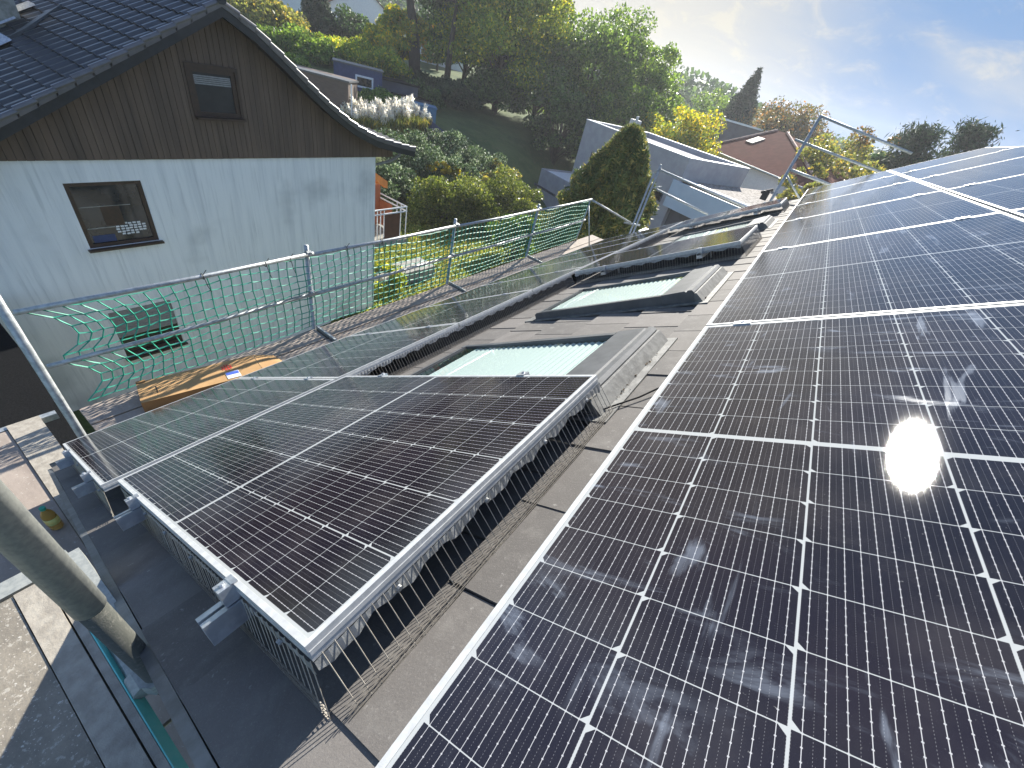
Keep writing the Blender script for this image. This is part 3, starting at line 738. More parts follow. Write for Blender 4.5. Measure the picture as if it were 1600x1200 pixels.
# ================================================================== SCAFFOLD
def coupler(mb, p, r=.036, ax=(1, 0, 0)):
    p = Vector(p); ax = Vector(ax).normalized()
    mb.tube([p - ax * .028, p + ax * .028], r, 10); q = ax.cross(Vector((0, 0, 1)));
    mb.tube([p + Vector((0, 0, -.02)) + q * .035, p + Vector((0, 0, .03)) + q * .035], .010, 6)
DZ = -2.60; NY = 4.20
sc = empty('eave_scaffold', 'scaffold along the eave with plank deck, tube guardrails and posts', 'scaffold', (0, NY, gz(0, NY)))
posts = [.86, 3.42, 5.98, 8.45]
planks = MB()
xs = [-1.48] + [p for p in posts[:-1]] + [9.35]
for a, b in zip(xs[:-1], xs[1:]):
    for (y0, y1) in ((3.32, 3.60), (3.62, 3.90), (3.92, 4.17)):
        pl = MB(); pl.box((a + .012, y0, DZ - .045), (b - .012, y1, DZ + random.uniform(-.002, .002))); pl.build('deck_plank', M['ply'], sc)
for i, p in enumerate(posts[:3]):
    mb = MB(); mb.tube([(p, NY, gz(p, NY)), (p, NY, DZ + 1.12)], .0242, 12); mb.build('post', M['galv'], sc, True)
    mb = MB(); mb.beam((p, NY - .02, DZ - .07), (p, 3.3, DZ - .07), .045, .05); mb.beam((p + .03, NY - .03, DZ + .02), (p + .03, NY - .42, DZ + .02), .028, .03); mb.tube([(p, 3.36, gz(p, 3.3)), (p, 3.36, DZ - .05)], .0242, 8)
    mb.build('bracket', M['galv'], sc)
for zr, nm in ((DZ + 1.03, 'r'), (DZ + .52, 'm')):
    x = -1.50
    for q in (posts[0], posts[1], posts[2], 8.42):
        mb = MB(); mb.tube([(x, NY - .045, zr - .01), ((x + q) / 2, NY - .045, zr - .018), (q + .05, NY - .045, zr)], .0215, 10); mb.build('guardrail', M['galv'], sc, True); x = q - .05
cp = MB()
for p in posts[:3]:
    for zr in (DZ + 1.03, DZ + .52): coupler(cp, (p, NY - .03, zr), .038)
cp.build('couplers', M['galv'], sc)
mb = MB(); mb.tube([(8.42, NY - .04, DZ + 1.03), (8.32, NY - .04, DZ + .1), (8.30, NY - .05, DZ)], .017, 8); mb.tube([(8.40, NY - .04, DZ + .9), (8.2, NY - .5, DZ + .02)], .016, 8); mb.build('end_brace', M['galv'], sc, True)
# zip ties
for x in (-.25, .35, .62, 1.35, 1.9, 4.6):
    mb = MB(); zt = DZ + 1.015
    mb.tube([(x, NY - .045 + .027 * math.cos(a), zt + .027 * math.sin(a)) for a in np.linspace(0, 6.283, 11)], .004, 5, False)
    mb.tube([(x, NY - .075, zt), (x + .01, NY - .085, zt - .09), (x + .035, NY - .075, zt - .16)], .0035, 5); mb.tube([(x, NY - .06, zt + .02), (x + .035, NY - .07, zt + .07)], .0035, 5)
    mb.build('cable_tie', M['black_plastic'], sc)

# net
net = MB(); ztop = DZ + 1.03; step = .10
def netpt(i, j, nj=11):
    X = i * step; t = j / nj
    # left edge scallops between its three tie points
    edge = -1.53 + (.27 * abs(math.sin(t * 2 * math.pi)) ** .8 if t < 1 else .1)
    X0 = -1.45
    f = max(0, 1 - (X - X0) / 1.1) ** 1.5
    x = X + (edge - X0) * f
    sag = .028 * math.sin((X * 1.7)) ** 2
    y = NY - .01 - .012 * math.sin(t * math.pi) * (1 + .6 * math.sin(X * 2.1))
    z = ztop - .03 - sag * (1 - t) * 1.4 - t * (ztop - .03 - DZ - .03) + .012 * math.sin(X * 3.3 + j)
    jr = .006
    return Vector((x + math.sin(i * 12.9 + j * 7.7) * jr, y + math.sin(i * 5.1 + j * 3.3) * jr, z + math.sin(i * 9.3 + j * 4.1) * jr))
i0, i1, nj = int(-1.45 / step), 84, 11
for i in range(i0, i1 + 1):
    net.tube([netpt(i, j) for j in range(nj + 1)], .0066 if i > i0 else .0065, 3, False)
for j in range(nj + 1):
    net.tube([netpt(i, j) for i in range(i0, i1 + 1)], .0066 if 0 < j < nj else .0055, 3, False)
tag(net.build('safety_net', M['net'], origin=(0, NY, DZ)), 'green knotted safety net hung along the scaffold guardrail', 'net')

# gable scaffold, to the left of the verge
TX, TY = -1.838, .67
gs = empty('gable_scaffold', 'scaffold beside the near gable with worn decks, plywood and standards', 'scaffold', (-2.2, 2, gz(-2, 2)))
mb = MB(); mb.tube([(TX, TY, gz(-2, 1)), (TX, TY, -.34)], .0235, 20); mb.build('spigot', M['galv_shaded'], gs, True); mb = MB(); mb.tube([(TX, TY, -.37), (TX, TY, 1.9)], .0265, 24); mb.build('standard', M['galv_old'], gs, True)
mb = MB(); mb.tube([(-1.585, 3.30, gz(-2, 3)), (-1.585, 3.30, 1.0)], .0250, 16); mb.build('standard', M['galv'], gs, True)
ND = -.83    # near, higher deck
mb = MB(); mb.box((-2.9, -1.6, ND - .05), (-1.99, 1.17, ND - .004)); mb.build('plywood_deck', M['ply_dirty'], gs)
mb = MB(); mb.box((-1.987, -1.6, ND - .06), (-1.925, 1.17, ND)); mb.box((-1.921, -1.6, ND - .06), (-1.902, 1.17, ND - .003)); mb.build('deck_edge', M['deck_frame'], gs)
m = simple('teal_painted_steel', (.16, .62, .56), (.22, .66, .60), 18, .5, 0, .1)
mb = MB(); mb.prism([(-1.901, -1.6, ND - .004), (-1.898, -1.6, ND - .004), (-1.882, -1.6, ND - .05), (-1.885, -1.6, ND - .052)], (0, 2.765, 0)); mb.build('deck_side_plate', m, gs)
mb = MB(); mb.beam((-3.0, 1.215, ND - .04), (TX - .02, 1.215, ND - .04), .055, .06); mb.beam((TX - .01, 1.21, ND - .02), (TX, TY + .01, ND + .02), .035, .05)
mb.tube([(TX - .03, 1.215, ND - .04), (TX - .03, .72, ND - .02)], .024, 8); coupler(mb, (TX, TY, ND + .02), .036, (0, 0, 1)); coupler(mb, (TX - .03, TY + .03, ND - .01), .03, (0, 1, 0))
mb.build('transom', M['galv_old'], gs)
mb = MB(); mb.box((-2.62, 1.27, ND - .015), (-2.02, 1.275, ND + .0)); 
for b in ((-2.1, 1.25), (-2.03, 1.25)): mb.tube([(b[0], b[1], ND - .01), (b[0], b[1], ND + .006)], .006, 6)
mb.build('bolt_plate', M['galv'], gs)
for (x0, x1) in ((-2.75, -2.32), (-2.30, -1.90)):
    mb = MB(); mb.box((x0, 1.3, DZ - .045), (x1, 4.2, DZ)); mb.build('deck_plank', M['ply'], gs)
mb = MB(); mb.box((-1.895, 2.6, DZ - .04), (-1.70, 4.25, DZ + .012)); mb.build('deck_edge', M['deck_frame'], gs)
for (y0, y1) in ((-1.5, .58), (.59, 1.28)):
    mb = MB(); mb.box((-2.7, y0, DZ - .045), (-1.84, y1, DZ)); mb.build('deck_plank', M['ply'], gs)
mb = MB()
mb.beam((-2.9, .585, DZ - .05), (-1.83, .585, DZ - .05), .05, .06); mb.tube([(-2.6, .50, DZ + .03), (-1.84, .50, DZ + .03)], .022, 8)
mb.beam((-2.9, 4.24, DZ - .03), (-1.6, 4.24, DZ - .03), .05, .06)
mb.build('ledger', M['galv'], gs)
mb = MB(); mb.tube([(-1.98, .47, DZ + .05), (-1.96, .53, DZ + .085), (-1.92, .56, DZ + .05), (-1.90, .60, DZ + .02)], .012, 7); mb.build('wedge_clip', M['galv'], gs, True)

# far gable scaffold and its ladder tower
XF = 9.5
fg = empty('far_gable_scaffold', 'scaffold tower and guardrails standing beyond the far verge', 'scaffold', (XF, 2, gz(XF, 2)))
def P(x, y, X=XF): return atX(x, y, X)
def tb(name, a, b, r=.0242):
    mb = MB(); mb.tube([a, b], r, 10); return mb.build(name, M['galv'], fg, True)
for (a, top) in (((975, 362), (1022, 270)), ((990, 358), (1033, 257))):
    t0 = P(*top); tb('standard', (XF, t0.y, gz(XF, t0.y)), (XF, t0.y, t0.z))
p = P(1022, 270); q = P(1033, 262); tb('coupler_bar', p, q, .02)
p = P(1019, 294); q = P(1033, 292); tb('coupler_bar', p, q, .02)
p = P(1031, 265); tb('guardrail', p, P(1165, 324)); p = P(1019, 294); tb('guardrail', P(1026, 296), P(1106, 335))
tb('guardrail', Vector((8.42, NY - .04, DZ + 1.03)), P(985, 348)); tb('guardrail', P(1000, 262 + 90), P(975, 348))
s = P(1283, 180, 9.6); tb('standard', (9.6, s.y, gz(9.6, s.y)), (9.6, s.y, s.z), .030)
tb('guardrail', P(1282, 181, 9.6), P(1425, 240, 9.6)); tb('guardrail', P(1242, 218, 9.6), P(1402, 279, 9.6))
tb('guardrail', P(1232, 264, 9.6), P(1300, 290, 9.6), .03)
tb('brace', P(1228, 272, 9.6), P(1250, 312, 9.6), .02)
mb = MB(); c0 = P(1196, 303, 9.5); mb.box((c0.x - .05, c0.y - .07, c0.z - .12), (c0.x + .05, c0.y + .06, c0.z + .06)); mb.tube([c0 + Vector((0, .1, 0)), c0 + Vector((0, -.1, .12))], .03, 8); mb.build('clamp_bundle', M['black_plastic'], fg)
a = P(985, 338); mb = MB(); mb.box((XF - .1, 2.2, a.z - .30), (XF + .45, 3.0, a.z - .22)); mb.build('deck_plank', M['white_paint'], fg)

# cardboard box on the eave deck
bx = empty('cardboard_box', 'long flattened brown cardboard box lying on the eave scaffold deck', 'box', (-.6, 3.85, DZ))
zt = DZ + .125
A = Vector((-1.045, 4.08, zt + .02)); B = Vector((-.06, 3.93, zt)); C2 = Vector((-.10, 3.64, zt - .03)); D = Vector((-1.12, 3.80, zt))
mb = MB(); dn = [Vector((p.x, p.y, DZ + .006)) for p in (D, C2, B, A)]
mb.cur = 0; mb.add([D, C2, B, A], [(0, 1, 2, 3)]); mb.cur = 1
mb.add(dn + [D, C2, B, A], [(0, 1, 5, 4), (1, 2, 6, 5), (2, 3, 7, 6), (3, 0, 4, 7), (0, 3, 2, 1)])
mb.build('carton', [M['card'], M['card_in']], bx)
mb = MB(); mb.hexa([B + Vector((.005, .0, -.004)), C2 + Vector((.005, 0, -.004)), (.16, 3.66, zt - .06), (.13, 3.86, zt - .05), B + Vector((.005, 0, 0)), C2 + Vector((.005, 0, 0)), (.16, 3.66, zt - .056), (.13, 3.86, zt - .046)]); mb.build('flap', M['card'], bx)
def onbox(s, t, h=.003): # s along, t across
    a = D.lerp(C2, s); b = A.lerp(B, s); q = a.lerp(b, t); q.z += h; return q
mb = MB(); c0 = onbox(.72, .66, .004); 
for k, hh in ((-.036, .10), (-.012, .155), (.012, .155), (.036, .10)):
    mb.prism([onbox(.72 + (k - .0075), .66 - hh, .004), onbox(.72 + (k + .0075), .66 - hh * .92, .004), onbox(.72 + (k + .0075), .66 + hh * .92, .004), onbox(.72 + (k - .0075), .66 + hh, .004)], (0, 0, .001))
mb.build('red_stripes_mark', M['red_ink'], bx)
mb = MB(); mb.prism([onbox(.68, .06, .004), onbox(.80, .06, .004), onbox(.80, .40, .004), onbox(.68, .40, .004)], (0, 0, .001)); sl = mb.build('shipping_label', M['label_white'], bx)
mb = MB(); mb.prism([onbox(.685, .24, .006), onbox(.795, .24, .006), onbox(.795, .37, .006), onbox(.685, .37, .006)], (0, 0, .001)); mb.build('blue_print', M['label_blue'], sl)
mb = MB(); mb.prism([onbox(.13, .28, .003), onbox(.136, .28, .003), onbox(.136, .62, .003), onbox(.13, .62, .003)], (0, 0, .001)); mb.build('handle_slot', M['black_plastic'], bx)
mb = MB(); mb.prism([onbox(-.0, .93, .002), onbox(.07, .93, .002), onbox(.07, 1.0, .002), onbox(0, 1.0, .002)], (0, 0, .012)); mb.build('folded_corner', M['card_in'], bx)

# bottle on the gable deck
bb = Vector((-1.955, 2.98, DZ + .012)); bt = empty('drink_bottle', 'small plastic bottle of yellow drink with a green cap on the gable deck', 'bottle', bb)
m = new_mat('amber_drink'); t = NT(m); t.set(Base_Color=(.60, .36, .10), Roughness=.1, Transmission_Weight=.55, IOR=1.33); 
m2 = simple('pale_bottle_label', (.55, .60, .22), (.62, .40, .10), 20, .5)
def lathe(mb, c, prof, n=18):
    vs = []; fs = []
    for (r, h) in prof:
        for k in range(n): a = 2 * math.pi * k / n; vs.append((c.x + r * math.cos(a), c.y + r * math.sin(a), c.z + h))
    for i in range(len(prof) - 1):
        for k in range(n): fs.append((i * n + k, i * n + (k + 1) % n, (i + 1) * n + (k + 1) % n, (i + 1) * n + k))
    fs.append(tuple(range(n - 1, -1, -1))); fs.append(tuple(range((len(prof) - 1) * n, len(prof) * n))); mb.add(vs, fs)
mb = MB(); lathe(mb, bb, [(.030, 0), (.036, .01), (.036, .06), (.0335, .075), (.036, .09), (.036, .15), (.030, .175), (.015, .205), (.013, .215)]); mb.build('body', m, bt, True)
mb = MB(); lathe(mb, bb, [(.0368, .065), (.0368, .125)]); mb.build('label_band', m2, bt, True)
mb = MB(); lathe(mb, bb, [(.016, .213), (.016, .235)]); mb.build('cap', M['net'], bt)

# ================================================================== NEIGHBOUR HOUSE
NYW = 11.5
gzN = gz(3, 11.5)
nb = empty('neighbour_house', 'white rendered house with dark timber gable and black tiled roof', 'house', (3.7, NYW, gzN))
def W(x, y, Yv=NYW): return atY(x, y, Yv)
XR = 7.95; XL = -4.6; ZW = -2.68
wins = []   # (x0,z0,x1,z1)
up = (.46, -4.42, 1.70, -3.10); lo = (.28, -7.25, 1.52, -5.95)
mb = MB()
P0 = Vector((XL, NYW, gzN - 1.5))
mb.wall(P0, (1, 0, 0), (0, 0, 1), XR - XL, ZW - P0.z, [(w[0] - XL, w[1] - P0.z, w[2] - XL, w[3] - P0.z) for w in (up, lo)], .14)
mb.add([(XR, NYW, P0.z), (XR, NYW + 12, P0.z), (XR, NYW + 12, ZW), (XR, NYW, ZW)], [(0, 1, 2, 3)])
mb.add([(XL, NYW, P0.z), (XL, NYW + 12, P0.z), (XL, NYW + 12, ZW), (XL, NYW, ZW)], [(0, 3, 2, 1)])
mb.box((XL + .02, NYW - .012, -5.52), (XR - .02, NYW - .001, -5.50))
mb.build('wall', M['render'], nb)
# gable outline in the wall plane
right = [(3.72, .16), (4.3, -.14), (4.9, -.56), (5.5, -1.02), (6.1, -1.44), (6.8, -1.84), (7.6, -2.14), (8.4, -2.30), (9.15, -2.42)]
leftp = [(3.72, .16), (0.0, -2.02), (-4.9, -4.93)]
# timber cladding boards
mb = MB(); x = -4.6
def roofz(x):
    P_ = right if x > 3.72 else leftp
    for (a, b) in zip(P_[:-1], P_[1:]):
        if min(a[0], b[0]) <= x <= max(a[0], b[0]): return a[1] + (b[1] - a[1]) * (x - a[0]) / (b[0] - a[0])
    return -5
ax0, ax1, az0, az1 = 3.06, 3.98, -1.82, -.93   # attic window opening
while x < 8.6:
    x1 = x + .118; zt0, zt1 = roofz(x) - .07, roofz(min(x1, 9.1)) - .07; y0 = NYW - .045 - (.006 if int(x * 10) % 2 else 0); zb = ZW
    def bd(za, zb0, zb1): mb.hexa([(x, y0, za), (x + .110, y0, za), (x + .110, y0 + .025, za), (x, y0 + .025, za), (x, y0, zb0), (x + .110, y0, zb1), (x + .110, y0 + .025, zb1), (x, y0 + .025, zb0)])
    if zt0 > zb and zt1 > zb:
        if ax0 < x + .06 < ax1: bd(zb, az0, az0); bd(az1, zt0, zt1)
        else: bd(zb, zt0, zt1)
    x = x1
mb.build('gable_boarding', M['boards'], nb)
mb = MB(); 
mb.prism([(XL, NYW - .018, ZW), (8.4, NYW - .018, ZW)] + [(p[0], NYW - .018, max(ZW, p[1] - .06)) for p in right[::-1][1:]] + [(p[0], NYW - .018, max(ZW, p[1] - .06)) for p in [(3.72, .16), (-.9, -2.6)]], (0, .016, 0)); mb.build('gable_backing', M['black_tile'], nb)
# windows
def window(rect, yv, name='window', frame='brown_frame', parent=nb, mull=(), fw=.075, depth=.07, sill=True, proud=0):
    x0, z0, x1, z1 = rect; f = MB()
    for (a, b) in (((x0, z0), (x1, z0 + fw)), ((x0, z1 - fw), (x1, z1)), ((x0, z0 + fw), (x0 + fw, z1 - fw)), ((x1 - fw, z0 + fw), (x1, z1 - fw))): f.box((a[0], yv, a[1]), (b[0], yv + depth, b[1]))
    for mx in mull: f.box((mx - .03, yv + .002, z0 + fw), (mx + .03, yv + depth, z1 - fw))
    w = f.build(name, M[frame], parent)
    p = MB(); p.box((x0 + fw, yv + .035, z0 + fw), (x1 - fw, yv + .045, z1 - fw)); p.build('pane', M['pane'], w)
    if sill: s_ = MB(); s_.box((x0 - .05, yv - proud - .10, z0 - .045), (x1 + .05, yv + .02, z0 - .003)); s_.build('sill', M['brown_frame'], w)
    return w
w1 = window(up, NYW + .03, proud=.03)
# things seen behind the pane
rm = MB(); x0, z0, x1, z1 = up
rm.box((x0 + .09, NYW + .060, z1 - .50), (x1 - .3, NYW + .062, z1 - .485)); rm.box((x0 + .09, NYW + .060, z0 + .38), (x0 + .55, NYW + .062, z0 + .40)); rm.build('shelf_lines', M['stone'], w1)
rm = MB(); rm.box((x0 + .42, NYW + .059, z0 + .42), (x0 + .74, NYW + .0615, z0 + .82)); rm.build('cupboard_door', M['brown_frame'], w1)
rm = MB()
for r in range(5):
    for c_ in range(7):
        if (r, c_) in ((0, 0), (0, 6), (4, 6), (4, 0), (4, 5)): continue
        xx = x0 + .56 + c_ * .078 + random.uniform(-.006, .006); zz = z0 + .20 + (4 - r) * .056 + random.uniform(-.005, .005); rm.box((xx, NYW + .060, zz), (xx + .06, NYW + .063, zz + .036))
rm.build('paper_notes', M['white_paint'], w1)
rm = MB(); rm.box((x0 + .12, NYW + .0605, z0 + .09), (x0 + .5, NYW + .063, z0 + .24)); rm.build('blue_cloth', M['shed_blue'], w1)
w2 = window(lo, NYW + .05, proud=.05)
sh = MB(); x0, z0, x1, z1 = lo; nn = 12
for i in range(nn): z_ = z1 - .02 - i * .058; sh.box((x0 + .01, NYW + .018 + .004 * (i % 2), z_ - .053), (x1 - .01, NYW + .032, z_))
sh.build('roller_shutter', M['shutter'], w2)
w3 = window((ax0, az0, ax1, az1), NYW - .045, proud=.04, fw=.085)
f = MB(); f.box((ax0 - .06, NYW - .075, az1), (ax1 + .06, NYW - .03, az1 + .07)); f.box((ax0 - .06, NYW - .073, az0), (ax0, NYW - .03, az1)); f.box((ax1, NYW - .073, az0), (ax1 + .06, NYW - .03, az1)); f.build('window_casing', M['brown_frame'], w3)
bl = MB()
for i in range(5): bl.box((ax0 + .09, NYW - .020, az1 - .16 - i * .035), (ax1 - .09, NYW - .016, az1 - .135 - i * .035))
bl.build('blind', M['shutter'], w3)
# tiled roof, wavy pantiles in stepped courses
YV = NYW - .48
def tiles(prof, sgn, name):
    # resample slope
    pts = []; acc = 0
    seg = []
    for a, b in zip(prof[:-1], prof[1:]): seg.append((Vector((a[0], 0, a[1])), Vector((b[0], 0, b[1]))))
    Ltot = sum((b - a).length for a, b in seg)
    def at(s):
        for a, b in seg:
            l = (b - a).length
            if s <= l or (a, b) == seg[-1]: return a + (b - a) * (s / l), (b - a).normalized()
            s -= l
    mb = MB(); nc = int(Ltot / .34); ny_ = 44 * 6; dy = .05
    wave = [0, .018, .034, .034, .016, 0]
    for c_ in range(nc):
        s0 = c_ * .34; s1 = s0 + .36
        (p0, d0), (p1, d1) = at(s0), at(min(s1, Ltot)); n0 = Vector((-d0.z, 0, d0.x)) * (1 if d0.x > 0 else -1); n1 = Vector((-d1.z, 0, d1.x)) * (1 if d1.x > 0 else -1)
        vs = []; fs = []
        for k in range(ny_ + 1):
            w = wave[k % 6]; y = YV + k * dy
            a = p0 + n0 * (.10 + w); b = p1 + n1 * (.135 + w); e = p1 + n1 * (.105 + w)
            vs += [(a.x, y, a.z), (b.x, y, b.z), (e.x, y, e.z)]
            if k: q = 3 * k; fs += [(q - 3, q - 2, q + 1, q), (q - 2, q - 1, q + 2, q + 1)]
        mb.add(vs, fs)
    return mb.build(name, M['black_tile'], nb)
tiles(right, 1, 'roof_slope'); rs = tiles(leftp, -1, 'roof_slope')
mb = MB()
for Pf in (right, leftp):
    for a, b in zip(Pf[:-1], Pf[1:]):
        A_ = Vector((a[0], YV - .02, a[1])); B_ = Vector((b[0], YV - .02, b[1])); mb.hexa([A_ + Vector((0, 0, -.14)), B_ + Vector((0, 0, -.14)), B_ + Vector((0, .03, -.14)), A_ + Vector((0, .03, -.14)), A_ + Vector((0, 0, .10)), B_ + Vector((0, 0, .10)), B_ + Vector((0, .03, .10)), A_ + Vector((0, .03, .10))])
        A_ = Vector((a[0], YV, a[1] - .08)); B_ = Vector((b[0], YV, b[1] - .08)); mb.add([A_, B_, B_ + Vector((0, 13, 0)), A_ + Vector((0, 13, 0))], [(0, 1, 2, 3)])
mb.build('bargeboard', M['black_tile'], nb)
# verge tiles: stepped caps down the gable edge
mb = MB()
for Pf, s in ((right, 1), (leftp, -1)):
    pts = [Vector((a[0], 0, a[1])) for a in Pf]; L_ = 0; seg = list(zip(pts[:-1], pts[1:])); s_ = 0
    tot = sum((b - a).length for a, b in seg); q = 0.
    def at2(s):
        for a, b in seg:
            l = (b - a).length
            if s <= l: return a + (b - a) * (s / l)
            s -= l
        return seg[-1][1]
    while q < tot - .05:
        a = at2(q); b = at2(min(q + .37, tot)); q += .34
        y0, y1 = YV - .05, YV + .12
        mb.hexa([(a.x, y0, a.z + .02), (b.x, y0, b.z + .03), (b.x, y1, b.z + .03), (a.x, y1, a.z + .02), (a.x, y0, a.z + .125), (b.x, y0, b.z + .160), (b.x, y1, b.z + .160), (a.x, y1, a.z + .125)])
        mb.tube([(a.x, y0 + .035, a.z + .105), (b.x, y0 + .035, b.z + .140)], .047, 10)
mb.build('verge_tiles', simple('dark_verge_tile', (.12, .11, .115), (.09, .085, .09), 4, .28, spec=.9), nb)
mb = MB(); mb.tube([(3.72, YV - .08, .31), (3.72, YV + 13, .31)], .10, 10); mb.build('ridge_tiles', M['black_tile'], nb)
# gutter at the right eave and its swan neck
mb = MB(); ge = Vector((9.1, YV + .1, -2.47))
mb.tube([ge, ge + Vector((0, 12, 0))], .07, 10); mb.tube([ge + Vector((0, .45, -.02)), ge + Vector((-.05, .5, -.22)), ge + Vector((-.35, .6, -.42)), (XR + .1, NYW + .35, -3.05), (XR + .08, NYW + .35, -3.25), (XR + .08, NYW + .35, -7.8)], .045, 10); mb.build('gutter', M['gutter'], nb, True)
# chimney, flashing and corrugated sheets on the far-left slope
def onL(x, y, off=.12):
    n = Vector((-(leftp[1][1] - leftp[0][1]), 0, (leftp[1][0] - leftp[0][0]))).normalized(); n = n if n.z > 0 else -n
    p0 = Vector((3.72, 0, .16)) + n * off; d = ray(x, y); t_ = (p0 - CAM).dot(n) / d.dot(n); return CAM + d * t_, n
c0, nL = onL(12, 40)
sl = Vector((leftp[1][0] - leftp[0][0], 0, leftp[1][1] - leftp[0][1])).normalized()   # down the left slope
mb = MB(); mb.box((c0.x - .35, c0.y, c0.z - .6), (c0.x + .25, c0.y + .6, c0.z + 1.6)); mb.box((c0.x - .42, c0.y - .07, c0.z + 1.6), (c0.x + .32, c0.y + .67, c0.z + 1.7)); mb.build('chimney', M['stone'], nb)
a, _ = onL(45, 50); b, _ = onL(100, 12); mb = MB(); mb.hexa([a, a + sl * .35, b + sl * .35, b, a + nL * .06, a + sl * .35 + nL * .06, b + sl * .35 + nL * .06, b + nL * .06]); mb.build('roof_flashing', M['hood'], nb)
for (x, y, ln, wd) in ((2, 55, .85, .75), (20, 28, .4, .35), (50, 8, .35, .35)):
    a, _ = onL(x, y); mb = MB(); vs = []; fs = []
    for k in range(13):
        yy = a.y - wd * k / 12; hh = .05 + (.03 if k % 2 else 0)
        p = Vector((a.x, yy, a.z)) + nL * hh; q = p + sl * ln + nL * .02; vs += [p, q]
        if k: i = 2 * k; fs.append((i - 2, i - 1, i + 1, i))
    mb.add(vs, fs); mb.build('corrugated_sheet', M['alu_mill'], nb)
# balcony on the right side
ba = empty('balcony', 'white railed balcony with rust brown screens on the right side of the white house', 'balcony', (XR, 12, -5.6))
bx1 = 9.55; y0, y1 = 11.55, 15.5; zf, zr = -5.62, -4.42
mb = MB(); mb.box((XR, y0, zf - .16), (bx1, y1, zf)); mb.build('slab', M['stone'], ba)
mb = MB()
for z_ in (zr, zr - .16): mb.tube([(XR + .03, y0 + .05, z_), (bx1 - .04, y0 + .05, z_), (bx1 - .04, y1, z_)], .028, 8)
for k in range(2): mb.tube([(bx1 - .04, y0 + .35 + .22 * k, zf), (bx1 - .04, y0 + .35 + .22 * k, zr)], .016, 6)
for x_ in (XR + .06, XR + .2, XR + .34, XR + .5, bx1 - .35, bx1 - .05): mb.tube([(x_, y0 + .05, zf), (x_, y0 + .05, zr)], .018, 6)
mb.build('railing', M['white_paint'], ba)
mb = MB(); mb.box((XR + .52, y0 + .03, zf + .03), (bx1 - .37, y0 + .045, zr - .19)); mb.build('screen', M['brownpanel'], ba)
mb = MB(); mb.box((XR + .05, y0 + 1.5, zf + .03), (bx1 - .05, y0 + 1.52, zr + .35)); mb.box((bx1 - .075, y0 + .8, zf + .05), (bx1 - .06, y1, zr - .2)); mb.build('rust_screen', M['terracotta'], ba)
aw = MB(); aw.prism([(XR + .02, 12.3, -3.1), (XR + .02, 12.3, -3.05), (9.15, 12.3, -3.72), (9.15, 12.3, -3.78)], (0, 3.2, 0))
vs = []; fs = []
for k in range(33):
    yy = 12.3 + .1 * k; vs += [(9.15, yy, -3.74), (9.16, yy, -3.95 - .05 * abs(math.sin(k * .8)))]
    if k: i = 2 * k; fs.append((i - 2, i - 1, i + 1, i))
aw.add(vs, fs); vs = []; fs = []
for k in range(13):
    xx = XR + .02 + (9.15 - XR) * k / 12; zz = -3.08 - .66 * k / 12; vs += [(xx, 12.29, zz), (xx, 12.29, zz - .2 - .05 * abs(math.sin(k * .9)))]
    if k: i = 2 * k; fs.append((i - 2, i - 1, i + 1, i))
aw.add(vs, fs)
tag(aw.build('awning', M['orange'], origin=(XR, 12.3, -3.1)), 'orange scalloped awning on the right side wall of the white house', 'awning')

# garage with dark felt roof between the houses
ga = empty('garage', 'low garage with dark felt flat roof left of the neighbouring white wall', 'garage', (-4.5, 9, gz(-4, 9)))
mb = MB(); mb.box((-9, 3.9, gz(-4, 8) - .5), (-1.40, 11.44, -5.15)); mb.build('wall', M['stone'], ga)
mb = MB(); mb.box((-9.1, 3.8, -5.15), (-1.36, 11.46, -5.0)); mb.build('flat_roof', M['felt'], ga)
mb = MB(); mb.tube([(-2.05, 9.2, -4.95), (-1.93, 9.35, -4.90), (-1.90, 9.8, -4.9), (-2.0, 10.1, -4.92)], .035, 8); mb.build('bent_pipe', M['galv'], ga, True)

# ================================================================== GARDEN
def Gp(x, y, dz=0, it=12):
    """where the sight line meets the terrain"""
    d = ray(x, y); t_ = 2.0
    while t_ < 800:
        p = CAM + d * t_
        if p.z < gz(p.x, p.y) + dz: return p
        t_ *= 1.01
    return p
# stone wall pieces in the garden
s0 = Gp(590, 455); mb = MB()
for k in range(3): mb.box((s0.x + .1 + k * 1.0, s0.y - .3 - .02 * k, gz(s0.x, s0.y) - .1), (s0.x + 1.05 + k * 1.0, s0.y + .7, gz(s0.x, s0.y) + .62 + .03 * (k % 2)))
tag(mb.build('block_wall', M['stone'], origin=(s0.x, s0.y, gz(s0.x, s0.y))), 'low pale block wall beside the corner of the white house', 'garden wall')
p = Gp(800, 408); make_bush('garden_shrub', 'round green shrub on the lawn seen through the far net panels', 'shrub', (p.x, p.y, p.z + 1.3), (1.6, 1.6, 1.5), L['green'], 9000, .07, 40, gz=p.z)
